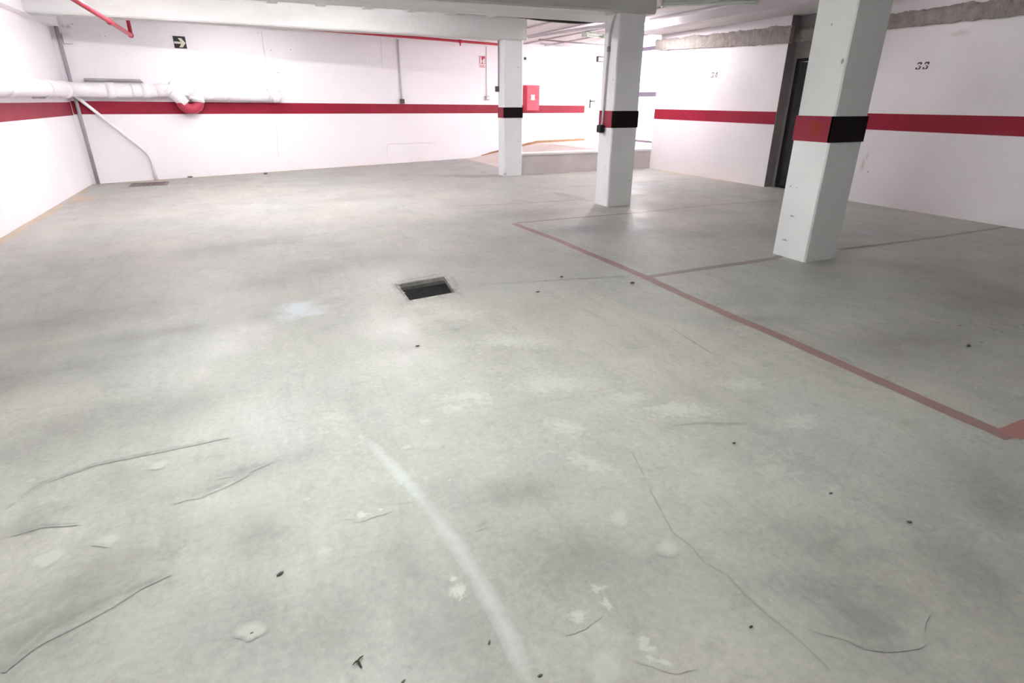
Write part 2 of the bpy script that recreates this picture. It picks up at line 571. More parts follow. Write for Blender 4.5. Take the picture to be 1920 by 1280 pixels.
def inside(p, poly):
    r = False
    for i in range(len(poly)):
        (x1, y1), (x2, y2) = poly[i], poly[i - 1]
        if (y1 > p.y) != (y2 > p.y) and p.x < (x2 - x1) * (p.y - y1) / (y2 - y1) + x1:
            r = not r
    return r


kill = [f for f in bm.faces if inside(f.calc_center_median(), DRAIN) or inside(f.calc_center_median(), GRATE)]
bmesh.ops.delete(bm, geom=kill, context='FACES')
def cut(co, no):
    bmesh.ops.bisect_plane(bm, geom=bm.verts[:] + bm.edges[:] + bm.faces[:], plane_co=co, plane_no=no)


x = LEFT_X + 0.1
while x < 8.0:
    cut((x, 0, 0), (1, 0, 0))
    x += 0.09 if -1.2 < x < 3.5 else 0.2
y = 0.4
while y < 12.5:
    cut((0, y, 0), (0, 1, 0))
    y += 0.07 if y < 4 else 0.2
floor = struct(link('floor', bm, M['floor']))
set_dirt(floor.data)
if floor.data.polygons[0].normal.z < 0:
    floor.data.flip_normals()

# ------------------------------------------------------------------ ceiling with joists
bm = bmesh.new()
box(bm, LEFT_X - 0.15, RIGHT_X + 0.35, NEAR_Y - 0.15, 15.6, H_CEIL, H_CEIL + 0.2)
ceiling = struct(link('ceiling', bm, M['ceiling']))
bm = bmesh.new()
box(bm, RIGHT_X + 0.15, VEST_X + 0.2, VEST_Y - 0.1, 15.8, 2.92, 3.1)
struct(link('ceiling_vestibule', bm, M['ceiling']))
part(link('edge_slab', bx(7.05, RIGHT_X + 0.3, NEAR_Y, VEST_Y + 0.05, 2.505, H_CEIL + 0.01), M['ceiling'], ceiling), 'lower ceiling strip along the right wall')
for i in range(15):
    x = -2.0 + i * 0.68
    if 7.0 < x < 7.3:
        continue
    o = link('joist', bx(x - 0.07, x + 0.07, NEAR_Y, 15.3 if x > 5 else 12.0 + 0.27 * (x + 2.39), H_CEIL - 0.028, H_CEIL + 0.01), M['ceiling'], ceiling)

# ------------------------------------------------------------------ walls
T = 0.16
wall_left = struct(link('wall_left', bx(LEFT_X - T, LEFT_X, NEAR_Y - T, 12.2, 0, H_CEIL), M['wall']))
wall_near = struct(link('wall_near', bx(LEFT_X - T, RIGHT_X + 0.4, NEAR_Y - T, NEAR_Y, 0, H_CEIL), M['wall']))
# back wall with the opening of the white door
D2_S0, D2_S1, D2_Z0, D2_Z1 = 11.93, 12.72, 0.275, 2.25
bm = bmesh.new()
box(bm, -0.2, D2_S0, 0, T, 0, 2.95)
box(bm, D2_S0, D2_S1, 0, T, D2_Z1, 2.95)
box(bm, D2_S0, D2_S1, 0, T, 0, D2_Z0)
box(bm, D2_S1, BACK_L + 0.3, 0, T, 0, 2.95)
wall_back = struct(link('wall_back', bm, M['wall'], matrix=BACK_M))

# right wall, in two stretches with a recess between them
REC0, REC1, REC_X = 5.9, 7.18, 8.0
bm = bmesh.new()
box(bm, RIGHT_X, RIGHT_X + 0.14, REC1, VEST_Y, 0, H_CEIL)
box(bm, RIGHT_X, RIGHT_X + 0.14, NEAR_Y - T, REC0, 0, H_CEIL)
wall_right = struct(link('wall_right', bm, M['wall_r']))
# vestibule return wall and glazed side
bm = bmesh.new()
box(bm, RIGHT_X + 0.14, VEST_X + 0.15, VEST_Y - 0.14, VEST_Y, 0, 2.95)
struct(link('wall_vestibule', bm, M['wall']))
D1 = (6.05, 7.12, 0.0, 1.92)
bm = bmesh.new()
box(bm, REC_X, REC_X + 0.14, D1[1], REC1 + 0.2, 0, H_CEIL)
box(bm, REC_X, REC_X + 0.14, REC0 - 0.2, D1[0], 0, H_CEIL)
box(bm, REC_X, REC_X + 0.14, D1[0], D1[1], D1[3], H_CEIL)
box(bm, RIGHT_X + 0.004, REC_X, REC1 - 0.006, REC1, 0, H_CEIL)
box(bm, RIGHT_X + 0.004, REC_X, REC0, REC0 + 0.006, 0, H_CEIL)
wall_recess = struct(link('wall_recess', bm, M['grey_plaster']))


def rough_band(name, y0, y1, zb0, zb1, zt0, zt1, x_face, depth, parent, seed):
    """ridge of raw concrete with ragged edges running along y"""
    bm = bmesh.new()
    n = max(4, int((y1 - y0) / 0.025))
    prev = None
    for i in range(n + 1):
        t = i / n
        y = y0 + (y1 - y0) * t
        zb = zb0 + (zb1 - zb0) * t
        zt = zt0 + (zt1 - zt0) * t
        row = []
        for k, (dx, dz) in enumerate(((0.0, 0.0), (0.75, -0.012), (1.0, 0.2), (0.9, 0.5), (1.0, 0.8), (0.7, 1.01), (0.0, 1.0))):
            nz = noise.noise(Vector((y * 9, k * 3.1, seed))) + 0.6 * noise.noise(Vector((y * 31, k * 5.3, seed + 4)))
            x = x_face - depth * dx * (1 + 0.28 * nz) if dx else x_face + 0.02
            z = zb + (zt - zb) * dz + (0.020 * nz if 0 < k < 6 else 0.012 * nz)
            row.append(bm.verts.new((x, y, z)))
        if prev:
            for k in range(len(row) - 1):
                bm.faces.new((prev[k], row[k], row[k + 1], prev[k + 1]))
        else:
            bm.faces.new(row)
        prev = row
    bm.faces.new(prev[::-1])
    return link(name, bm, M['rough'], parent)


part(rough_band('concrete_ledge', REC1 - 0.06, VEST_Y + 0.1, 2.125, 2.245, 2.36, 2.425, RIGHT_X, 0.06, wall_right, 1.0), 'rough raw concrete ledge above the white wall')
part(rough_band('concrete_ledge', NEAR_Y, REC0 + 0.05, 2.155, 2.175, 2.35, 2.345, RIGHT_X, 0.06, wall_right, 9.0), 'rough raw concrete ledge above the white wall')
part(rough_band('concrete_ledge', REC0, REC1 + 0.02, 2.15, 2.14, 2.30, 2.31, REC_X, 0.05, wall_recess, 5.0), 'rough raw concrete ledge over the dark door')

# red stripes on the walls
def strip_quad(p0, p1, off, z):
    """p0,p1 ends on the wall plane, off = vector away from wall, z=((b0,t0),(b1,t1))"""
    bm = bmesh.new()
    p0, p1, off = Vector(p0), Vector(p1), Vector(off)
    n = 24
    rows = []
    for i in range(n + 1):
        t = i / n
        p = p0.lerp(p1, t)
        b = z[0][0] + (z[1][0] - z[0][0]) * t
        tp = z[0][1] + (z[1][1] - z[0][1]) * t
        rows.append([bm.verts.new((*(p.xy), b)), bm.verts.new((*((p + off).xy), b)), bm.verts.new((*((p + off).xy), tp)), bm.verts.new((*(p.xy), tp))])
    for a, b in zip(rows, rows[1:]):
        for k in range(4):
            bm.faces.new((a[k], b[k], b[(k + 1) % 4], a[(k + 1) % 4]))
    bm.faces.new(rows[0])
    bm.faces.new(rows[-1][::-1])
    return bm


def bpt(s, d=0.0, z=0.0):
    return BACK_M @ Vector((s, -d, z))


part(link('painted_stripe', strip_quad((LEFT_X, NEAR_Y, 0), (LEFT_X, 11.84, 0), (0.003, 0, 0), ((1.06, 1.26), (1.075, 1.268))), M['red_worn'], wall_left), 'dark red stripe at waist height')
S_CAB0, S_CAB1 = 9.49, 9.93
nb = bpt(0, 0.003) - bpt(0, 0)
part(link('painted_stripe', strip_quad(bpt(0.0), bpt(11.78), nb, ((1.088, 1.285), (1.005, 1.195))), M['red'], wall_back), 'dark red stripe at waist height')
part(link('painted_stripe', strip_quad((RIGHT_X, REC1, 0), (RIGHT_X, VEST_Y, 0), (-0.003, 0, 0), ((0.972, 1.160), (0.98, 1.165))), M['red'], wall_right), 'dark red stripe at waist height')
part(link('painted_stripe', strip_quad((RIGHT_X, NEAR_Y, 0), (RIGHT_X, REC0, 0), (-0.003, 0, 0), ((0.962, 1.165), (0.962, 1.166))), M['red'], wall_right), 'dark red stripe at waist height')

# ------------------------------------------------------------------ recess door (dark) and white door, glazing
door_1 = struct(link('door_1', bx(REC_X + 0.05, REC_X + 0.09, D1[0] + 0.06, D1[1] - 0.06, 0.03, D1[3] - 0.05), M['dark_door']))
bm = bmesh.new()
box(bm, REC_X + 0.005, REC_X + 0.12, D1[0], D1[0] + 0.05, 0, D1[3])
box(bm, REC_X + 0.005, REC_X + 0.12, D1[1] - 0.05, D1[1], 0, D1[3])
box(bm, REC_X + 0.005, REC_X + 0.12, D1[0] + 0.05, D1[1] - 0.05, D1[3] - 0.045, D1[3])
box(bm, REC_X + 0.005, REC_X + 0.12, D1[0] + 0.05, D1[1] - 0.05, 0.0, 0.03)
part(link('door_frame', bm, M['black_frame'], door_1), 'black door frame')
link('door_handle', tb(bend([(REC_X + 0.05, 6.2, 1.0), (REC_X - 0.01, 6.2, 1.0), (REC_X - 0.01, 6.32, 1.0)], 0.02), 0.009, 8), M['steel'], door_1)

door_2 = struct(link('door_2', bx(D2_S0 + 0.03, D2_S1 - 0.03, 0.03, 0.07, D2_Z0 + 0.01, D2_Z1 - 0.03), M['white_door'], matrix=BACK_M))
bm = bmesh.new()
box(bm, D2_S0 - 0.03, D2_S0 + 0.03, -0.012, 0.1, D2_Z0, D2_Z1 + 0.03)
box(bm, D2_S1 - 0.03, D2_S1 + 0.03, -0.012, 0.1, D2_Z0, D2_Z1 + 0.03)
box(bm, D2_S0 + 0.03, D2_S1 - 0.03, -0.012, 0.1, D2_Z1 - 0.03, D2_Z1 + 0.03)
link('door_frame', bm, M['white_door'], door_2, matrix=BACK_M)
bm = bmesh.new()
hs = D2_S0 + 0.09
box(bm, hs - 0.022, hs + 0.022, 0.014, 0.03, 1.13, 1.36, 0.006)
tube(bm, bend([(hs, 0.015, 1.31), (hs, -0.04, 1.31), (hs + 0.13, -0.04, 1.31)], 0.03), 0.013, 8)
part(link('door_handle', bm, M['black_plastic'], door_2, matrix=BACK_M), 'black lever handle on a long plate')

window_1 = bpy.data.objects.new('window_1', None)
col.objects.link(window_1)
window_1.location = (VEST_X, 12.8, 0.3)
bpy.context.view_layer.update()
struct(window_1)
wy0, wy1 = VEST_Y + 0.05, 15.15
bm = bmesh.new()
for y in (wy0, 11.6, 12.9, 14.2, wy1 - 0.06):
    box(bm, VEST_X, VEST_X + 0.06, y, y + 0.025 if y == 12.9 else y + 0.05, 0.30, 2.92)
link('frame_post', bm, M['cap'], window_1)
for z0, z1 in ((0.30, 0.345), (1.425, 1.54), (2.515, 2.605), (2.87, 2.92)):
    link('crossbar', bx(VEST_X - 0.012, VEST_X + 0.055, wy0, wy1, z0, z1), M['lavender_metal'], window_1)
for z0, z1 in ((0.345, 1.425), (1.54, 2.515), (2.605, 2.87)):
    link('pane', bx(VEST_X + 0.02, VEST_X + 0.03, wy0, wy1, z0, z1), M['glass'], window_1)
bm = bmesh.new()
box(bm, VEST_X, VEST_X + 0.15, VEST_Y, 15.5, 0, 0.30)
struct(link('wall_vestibule_sill', bm, M['wall']))
o = link('ground_outside', bx(VEST_X + 0.15, 30, -10, 40, 0.1, 0.25), M['paving'])
struct(o)

# ------------------------------------------------------------------ raised platform, low curb wall and ramp
bm = bmesh.new()
prev = None
for i in range(31):
    x = 4.95 + (VEST_X - 4.95) * i / 30
    t = min(1.0, max(0.0, (x - 5.15) / 2.1))
    z = 0.002 + 0.272 * t
    yb = 11.85 + 0.277 * (x + 2.38) - 0.001
    row = [bm.verts.new((x, VEST_Y + 0.2, z + (0.055 if t >= 1 else 0.03 * t))), bm.verts.new((x, yb, z))]
    low = [bm.verts.new((x, VEST_Y + 0.2, 0.0005)), bm.verts.new((x, yb, 0.0005))]
    if prev:
        a, b = prev
        bm.faces.new((a[0], row[0], row[1], a[1]))
        bm.faces.new((b[0], b[1], low[1], low[0]))
        bm.faces.new((a[0], b[0], low[0], row[0]))
        bm.faces.new((a[1], row[1], low[1], b[1]))
    else:
        bm.faces.new((row[0], row[1], low[1], low[0]))
    prev = (row, low)
bm.faces.new((prev[0][0], prev[1][0], prev[1][1], prev[0][1]))
struct(link('floor_platform', bm, M['ramp']))
bm = bmesh.new()
box(bm, 4.80, RIGHT_X + 0.10, VEST_Y, VEST_Y + 0.2, 0, 0.35)
curb = struct(link('wall_curb', bm, M['curb']))
part(link('coping', bx(4.80, RIGHT_X + 0.13, VEST_Y - 0.012, VEST_Y + 0.24, 0.35, 0.392, 0.008), M['cap'], curb), 'smooth white coping along the low wall')
bm = bmesh.new()
prev = None
for i in range(25):
    x = 5.45 + (9.0 - 5.45) * i / 24
    t = min(1.0, max(0.0, (x - 5.15) / 2.1))
    s = (x + 2.38) * math.sqrt(1 + 0.277 ** 2)
    hgt = 0.014 + 0.040 * min(1, i / 5) + 0.006 * noise.noise(Vector((x * 6, 0, 0)))
    p = [bpt(s, 0.001, 0.002 + 0.272 * t), bpt(s, 0.05, 0.002 + 0.272 * t), bpt(s, 0.03, 0.002 + 0.272 * t + hgt), bpt(s, 0.001, 0.002 + 0.272 * t + hgt)]
    row = [bm.verts.new(q) for q in p]
    if prev:
        for k in range(4):
            bm.faces.new((prev[k], row[k], row[(k + 1) % 4], prev[(k + 1) % 4]))
    else:
        bm.faces.new(row)
    prev = row
bm.faces.new(prev[::-1])
struct(link('baseboard_ramp', bm, M['soil']))

# ------------------------------------------------------------------ beams
def beam(name, x0, x1, y0, y1, zf0, zf1, zb0, zb1, label, mat=None):
    """front bottom edge runs zf0..zf1, back bottom edge zb0..zb1"""
    bm = bmesh.new()
    n = 28
    prev = None
    for i in range(n + 1):
        t = i / n
        x = x0 + (x1 - x0) * t
        w = 0.006 * noise.noise(Vector((x * 2.3, y0, 0)))
        row = [bm.verts.new(q) for q in ((x, y0 + w, H_CEIL + 0.05), (x, y0 + w, zf0 + (zf1 - zf0) * t + 0.02 + w), (x, y0 + 0.02 + w, zf0 + (zf1 - zf0) * t + w),
                                         (x, y1 - 0.02 - w, zb0 + (zb1 - zb0) * t - w), (x, y1 - w, zb0 + (zb1 - zb0) * t + 0.02), (x, y1 - w, H_CEIL + 0.05))]
        if prev:
            for k in range(6):
                bm.faces.new((prev[k], row[k], row[(k + 1) % 6], prev[(k + 1) % 6]))
        else:
            bm.faces.new(row)
        prev = row
    bm.faces.new(prev[::-1])
    o = link(name, bm, mat or M['beam'])
    return tag(o, label, 'beam')


beam('ceiling_beam', -2.27, 4.84, 10.16, 10.47, 2.335, 2.282, 2.33, 2.285, 'painted concrete beam running left from the farthest pillar, below the red pipe')
beam('ceiling_beam', LEFT_X, 4.83, 6.5, 7.45, 2.215, 2.278, 2.29, 2.27, 'wide grey-white concrete beam running left from the middle pillar')
beam('ceiling_beam', LEFT_X, 4.83, 3.38, 3.80, 2.29, 2.28, 2.29, 2.28, 'concrete beam over the nearest pillar, running left above the view')
tag(link('edge_beam', bx(LEFT_X, -2.27, NEAR_Y, 11.86, 2.33, H_CEIL + 0.02), M['wall']), 'narrow white edge beam along the top of the left wall', 'beam')

# ------------------------------------------------------------------ pillars
def pillar(x0, x1, y0, y1, top, zs, label, seed):
    root = empty('concrete_pillar', ((x0 + x1) / 2, (y0 + y1) / 2, 0), label, 'pillar', 'square white pillars with a painted band')
    bm = bmesh.new()
    rows = []
    nz = 26
    ch = 0.012
    prof = [(x0 + ch, y0), (x1 - ch, y0), (x1, y0 + ch), (x1, y1 - ch), (x1 - ch, y1), (x0 + ch, y1), (x0, y1 - ch), (x0, y0 + ch)]
    for i in range(nz + 1):
        z = top * i / nz
        rr = []
        for k, (x, y) in enumerate(prof):
            j = 0.004 * noise.noise(Vector((z * 3.1, k * 2.7, seed)))
            rr.append(bm.verts.new((x + j, y + j * 0.7, z)))
        rows.append(rr)
    for a, b in zip(rows, rows[1:]):
        for k in range(8):
            bm.faces.new((a[k], a[(k + 1) % 8], b[(k + 1) % 8], b[k]))
    bm.faces.new(rows[0][::-1])
    bm.faces.new(rows[-1])
    link('shaft', bm, M['pillar'], root)
    b, t = zs
    e = 0.005
    part(link('red_band', bx(x0 - e, x0 + 0.02, y0 + 0.001, y1 + e, b, t), M['red_worn'], root), 'faded red painted band on the side face')
    part(link('black_band', bx(x0 - e, x1 + e, y0 - e, y0 + 0.02, b, t), M['black_stripe'], root), 'near-black band on the front face')  # front face band is near-black, side bands are red
    part(link('red_band', bx(x1 - 0.02, x1 + e, y0 + 0.021, y1 + e, b, t), M['red_worn'], root), 'red painted band on the far side face')
    return root


pil_A = pillar(4.42, 4.79, 10.2, 10.47, 2.29, (1.022, 1.20), 'farthest white square pillar, at the left end of the low curb wall', 1)
pil_B = pillar(4.345, 4.725, 6.55, 6.87, 2.275, (0.992, 1.193), 'middle white square pillar with a black box hanging on its conduit', 2)
pil_C = pillar(4.36, 4.755, 3.41, 3.77, 2.29, (0.998, 1.197), 'nearest and largest white square pillar, standing on the bay line', 3)

# a darker red repaint blot on the nearest pillar's band
decal_disc('repaint_blot', (4.3535, 3.56, 1.10), (0, -0.10, 0), (0, 0, 0.075), S['repaint'], pil_C, wob=0.3, label='darker red blot').matrix_parent_inverse = pil_C.matrix_world.inverted()


def mark_pillar(root, pts, mat, name='chip'):
    for c, u, v in pts:
        decal_disc(name, c, u, v, mat, root, rings=3, seg=10, wob=0.5).matrix_parent_inverse = root.matrix_world.inverted()


mark_pillar(pil_C, [((4.356, 3.70, 0.62), (0, 0.018, 0), (0, 0, 0.012)), ((4.356, 3.63, 0.615), (0, 0.012, 0), (0, 0, 0.008)),
                    ((4.356, 3.62, 0.37), (0, 0.06, 0), (0, 0, 0.012)), ((4.356, 3.66, 0.15), (0, 0.05, 0), (0, 0, 0.01)),
                    ((4.356, 3.60, 1.86), (0, 0.02, 0), (0, 0, 0.012)), ((4.356, 3.44, 1.60), (0, 0.02, 0), (0, 0, 0.03))], S['p_black'])
mark_pillar(pil_B, [((4.67, 6.546, 0.32), (0.02, 0, 0), (0, 0, 0.02)), ((4.341, 6.60, 1.55), (0, 0.02, 0), (0, 0, 0.02)), ((4.341, 6.66, 0.5), (0, 0.03, 0), (0, 0, 0.015))], S['p_grime'])
mark_pillar(pil_A, [((4.71, 10.196, 0.62), (0.03, 0, 0), (0, 0, 0.02)), ((4.74, 10.196, 0.24), (0.03, 0, 0), (0, 0, 0.025)), ((4.70, 10.196, 1.86), (0.03, 0, 0), (0, 0, 0.02)), ((4.60, 10.196, 2.42), (0.02, 0, 0), (0, 0, 0.015)),
                    ((4.45, 10.196, 0.04), (0.05, 0, 0), (0, 0, 0.05))], S['p_grime'])

# ------------------------------------------------------------------ painted bay lines (part of the floor)
Z1 = 0.0006
UPV = (0, 0, 1)


def floor_line(pts, w, mat, label, z=Z1, wob=0.012):
    o = decal_ribbon('bay_line', [(x, y, z) for x, y in pts], w, UPV, mat, floor, wob=wob, flat=0.95, label=label)
    return o


floor_line([(2.728, 6.006), (2.785, 4.898), (2.796, 3.977), (2.792, 3.543), (2.774, 3.134), (2.773, 2.161), (2.765, 1.707), (2.760, 1.296), (2.760, 1.031), (2.756, 1.006)], 0.088, S['line'], 'long worn red line along the aisle side of the bays')
floor_line([(2.775, 6.019), (3.529, 6.035), (4.352, 6.013)], 0.065, S['line_dark'], 'dirty red bay divider before the middle pillar', Z1 + 0.0003)
floor_line([(4.352, 6.013), (5.694, 6.094), (6.994, 6.037), (7.8, 6.05)], 0.085, S['line_faint'], 'faded end of the red bay divider by the middle pillar', Z1 + 0.0003)
floor_line([(2.829, 3.592), (3.467, 3.610), (4.212, 3.617), (4.5, 3.70)], 0.078, S['line_dark'], 'dirty red bay divider running into the nearest pillar', Z1 + 0.0003)
floor_line([(5.060, 3.621), (6.104, 3.590), (7.509, 3.603), (7.8, 3.62)], 0.06, S['line_dark'], 'thin dark bay divider behind the nearest pillar', Z1 + 0.0003)
floor_line([(2.778, 1.032), (2.966, 1.034), (7.8, 1.0)], 0.10, S['line_fresh'], 'bright red bay divider at the right edge', Z1 + 0.0004)
floor_line([(2.537, 7.395), (2.770, 7.342), (3.579, 7.237), (4.362, 7.209), (4.3, 8.0)], 0.10, S['line_faint'], 'faint far bay divider', Z1 + 0.0003)
floor_line([(4.8, 8.45), (7.8, 8.5)], 0.10, S['line_faint'], 'faint far bay divider beside the right wall', Z1 + 0.0003)

# ------------------------------------------------------------------ marks on the floor
def g3(p, z=0.0009):
    return (p[0], p[1], z)


def floor_ribbon(name, pts, w, mat, label=None, wob=0.0, taper=0.15, flat=0.0, z=0.0009):
    return decal_ribbon(name, [g3(p, z) for p in pts], w, UPV, mat, floor, wob=wob, sub=0.03, flat=flat, label=label, taper=taper)


def floor_spot(name, c, rx, ry, ang, mat, label=None, wob=0.3, z=0.0010, seg=22):
    a = math.radians(ang)
    return decal_disc(name, g3(c, z), (rx * math.cos(a), rx * math.sin(a), 0), (-ry * math.sin(a), ry * math.cos(a), 0), mat, floor, wob=wob, label=label, seg=seg)


floor_ribbon('long_streak', [(0.281, 2.107), (0.345, 1.822), (0.390, 1.582), (0.423, 1.343), (0.437, 1.152), (0.443, 0.994), (0.429, 0.822)], 0.062, S['pale_streak'], 'long pale streak', 0.01, 0.08, 0.0)  # paler narrow band running down the near floor
floor_spot('pale_patch', (0.183, 3.901), 0.27, 0.24, 10, S['blue_glint'], 'painted bluish white lamp reflection', 0.5)  # a lamp's reflection on the floor, painted in as a bluish patch
for (c, rx, ry, a) in [((0.800, 2.269), 0.30, 0.13, -20), ((0.552, 2.138), 0.07, 0.05, 0), ((0.698, 2.203), 0.13, 0.08, 10), ((1.641, 1.785), 0.36, 0.16, -30), ((1.499, 1.961), 0.2, 0.1, -25),
                       ((1.099, 3.385), 0.34, 0.22, -20), ((1.239, 2.827), 0.4, 0.2, -30), ((0.916, 3.639), 0.2, 0.12, 10), ((1.049, 1.567), 0.2, 0.08, -60), ((1.089, 1.851), 0.2, 0.1, -50),
                       ((1.238, 2.228), 0.4, 0.2, -20), ((2.093, 1.850), 0.25, 0.12, -20), ((2.060, 1.470), 0.2, 0.1, -10)]:
    floor_spot('lime_patch', c, rx, ry, a, S['lime'], None, 0.4)
for (c, rx, ry, a) in [((0.903, 3.730), 0.05, 0.02, 5), ((1.060, 3.612), 0.07, 0.025, 5), ((1.264, 3.727), 0.06, 0.02, 20), ((0.849, 4.060), 0.02, 0.05, 0), ((0.367, 1.183), 0.045, 0.06, 10), ((0.370, 1.236), 0.03, 0.03, 0), ((0.744, 1.026), 0.04, 0.05, 0), ((0.641, 0.970), 0.06, 0.05, 20), ((0.734, 0.968), 0.03, 0.05, 0), ((0.747, 0.814), 0.06, 0.05, -40), ((0.755, 0.769), 0.07, 0.03, -40), ((0.215, 1.630), 0.06, 0.03, 0), ((0.179, 1.631), 0.05, 0.03, 0)]:
    floor_spot('flaked_paint', c, rx, ry, a, S['white_flake'], None, 0.6)
for (c, r) in [((-0.586, 1.839), 0.045), ((-0.737, 1.822), 0.055), ((0.419, 1.976), 0.025), ((-0.907, 2.320), 0.025), ((0.511, 1.695), 0.010), ((-0.335, 1.965), 0.022), ((0.017, 1.795), 0.016), ((0.037, 1.508), 0.03), ((0.969, 1.265), 0.05), ((1.030, 1.086), 0.05), ((0.618, 0.814), 0.07), ((1.164, 0.793), 0.008), ((-0.181, 1.290), 0.05), ((-0.483, 2.246), 0.04)]:
    floor_spot('pale_spot', c, r, r * 0.8, random.uniform(-30, 60), S['white_dot'], None, 0.45)
# dark scuffs and soft stains
for (c, rx, ry, a, k) in [((1.352, 0.663), 0.19, 0.13, -35, 'dark'), ((2.491, 1.264), 0.075, 0.045, -25, 'olive'), ((0.279, 1.712), 0.10, 0.06, -60, 'olive'), ((1.013, 3.131), 0.09, 0.06, 0, 'dark'), ((-0.201, 2.076), 0.10, 0.04, 10, 'dark'), ((-0.290, 1.998), 0.14, 0.025, 20, 'dark'), ((-0.707, 1.506), 0.22, 0.07, 20, 'dark'), ((0.546, 1.424), 0.06, 0.025, 25, 'dark'), ((0.801, 2.003), 0.06, 0.03, 20, 'olive'), ((0.555, 1.916), 0.03, 0.012, 25, 'dark'), ((2.394, 1.964), 0.06, 0.03, 0, 'olive')]:
    floor_spot({'dark': 'scuff_mark', 'olive': 'oil_stain'}[k], c, rx, ry, a, S[k], None, 0.5)
# speckled black droplets beside the right bay
for i in range(26):
    p = (4.114, 1.777)
    floor_spot('droplet', (p[0] + random.gauss(0, 0.16), p[1] + random.gauss(0, 0.14)), random.uniform(0.008, 0.03), random.uniform(0.004, 0.012), random.uniform(-40, 40), S['drop'], None, 0.5, seg=8)
# cracks
CR = [(1.173, 1.383), (1.151, 1.324), (1.119, 1.228), (1.088, 1.127), (1.101, 1.055), (1.091, 0.985), (1.119, 0.914), (1.111, 0.841), (1.116, 0.759), (1.127, 0.680), (1.127, 0.568), (1.128, 0.525)]
floor_ribbon('crack', CR, 0.012, S['crack'], 'thin crack wandering to the lower right', 0.008, 0.1)
floor_ribbon('crack', [(1.230, 1.651), (1.235, 1.564), (1.173, 1.383)], 0.010, S['crack'], None, 0.01, 0.2)
floor_ribbon('crack', [(2.279, 2.726), (2.245, 2.429), (2.224, 2.224), (2.225, 2.053)], 0.020, S['crack'], 'straight dark scratch near the red line', 0.0, 0.3)
floor_ribbon('crack', [(1.347, 3.987), (1.750, 3.887), (2.265, 3.789), (2.740, 3.664)], 0.02, S['crack'], 'hairline joint from the drain to the red line', 0.008, 0.3).data.materials[0] = S['joint']
floor_ribbon('tyre_trace', [(0.320, 1.761), (0.301, 1.591), (0.252, 1.394), (0.209, 1.233), (0.174, 1.012)], 0.022, S['joint'], None, 0.02, 0.2)
floor_ribbon('tyre_trace', [(-0.951, 2.148), (-0.864, 2.287), (-0.709, 2.347), (-0.436, 2.347), (-0.239, 2.347)], 0.03, S['dark'], None, 0.01, 0.2)
floor_ribbon('tyre_trace', [(-0.880, 1.988), (-0.800, 2.008), (-0.674, 1.966)], 0.025, S['dark'], None, 0.01, 0.2)
floor_ribbon('tyre_trace', [(-0.747, 1.407), (-0.673, 1.509), (-0.574, 1.561), (-0.393, 1.599)], 0.035, S['dark'], None, 0.01, 0.2)
# ochre dust along the far left corner
floor_spot('dust_patch', (-2.235, 10.120), 0.28, 0.5, 10, S['ochre'], 'ochre dust by the left wall', 0.4)
floor_ribbon('dust_patch', [(-2.3, 11.7), (-1.2, 12.06), (0.5, 12.55), (2.5, 13.1), (4.5, 13.65)], 0.16, S['ochre'], 'ochre dust along the back wall', 0.03, 0.1)
floor_ribbon('dust_patch', [(-2.34, 5.5), (-2.34, 8.5), (-2.32, 11.7)], 0.10, S['ochre'], 'ochre dust along the left wall', 0.02, 0.1)
floor_ribbon('dust_patch', [(7.78, 7.3), (7.78, 10.2)], 0.12, S['ochre'], 'ochre dust along the right wall', 0.02, 0.1)
floor_ribbon('dust_patch', [(4.85, 10.27), (7.75, 10.27)], 0.14, S['grime_low'], 'dark dirt along the low curb wall', 0.02, 0.05)

# ------------------------------------------------------------------ drains
drain = empty('floor_drain', (1.1, 4.02, 0), 'square sunken floor drain with a dark metal cover and chipped rim', 'drain')
DC = Vector((1.105, 4.02))


def inset(poly, d):
    out = []
    for x, y in poly:
        v = Vector((x, y)) - DC
        out.append(tuple(DC + v * (1 - d / v.length)))
    return out


def ring(bm, outer, inner, z0o, z0i, zb):
    n = len(outer)
    a = [bm.verts.new((x, y, z0o)) for x, y in outer]
    b = [bm.verts.new((x, y, z0i)) for x, y in inner]
    c = [bm.verts.new((x, y, zb)) for x, y in inner]
    for i in range(n):
        j = (i + 1) % n
        bm.faces.new((a[i], a[j], b[j], b[i]))
        bm.faces.new((b[i], b[j], c[j], c[i]))


bm = bmesh.new()
ring(bm, inset(DRAIN, -0.004), inset(DRAIN, 0.030), 0.003, 0.0015, -0.03)
part(link('frame', bm, M['rim'], drain), 'chipped pale rim')
bm = bmesh.new()
ring(bm, inset(DRAIN, 0.0), inset(DRAIN, 0.028), -0.028, -0.03, -0.14)
vs = [bm.verts.new((x, y, -0.14)) for x, y in inset(DRAIN, 0.028)]
bm.faces.new(vs)
link('pit', bm, M['pit'], drain)
cov = inset(DRAIN, 0.036)
cov = [cov[0], cov[1], tuple(Vector(cov[2]) + Vector((0, -0.045))), tuple(Vector(cov[3]) + Vector((0, -0.045)))]
bm = bmesh.new()
prism(bm, cov, -0.05, -0.038)
part(link('cover_plate', bm, M['steel'], drain), 'dark steel cover plate')
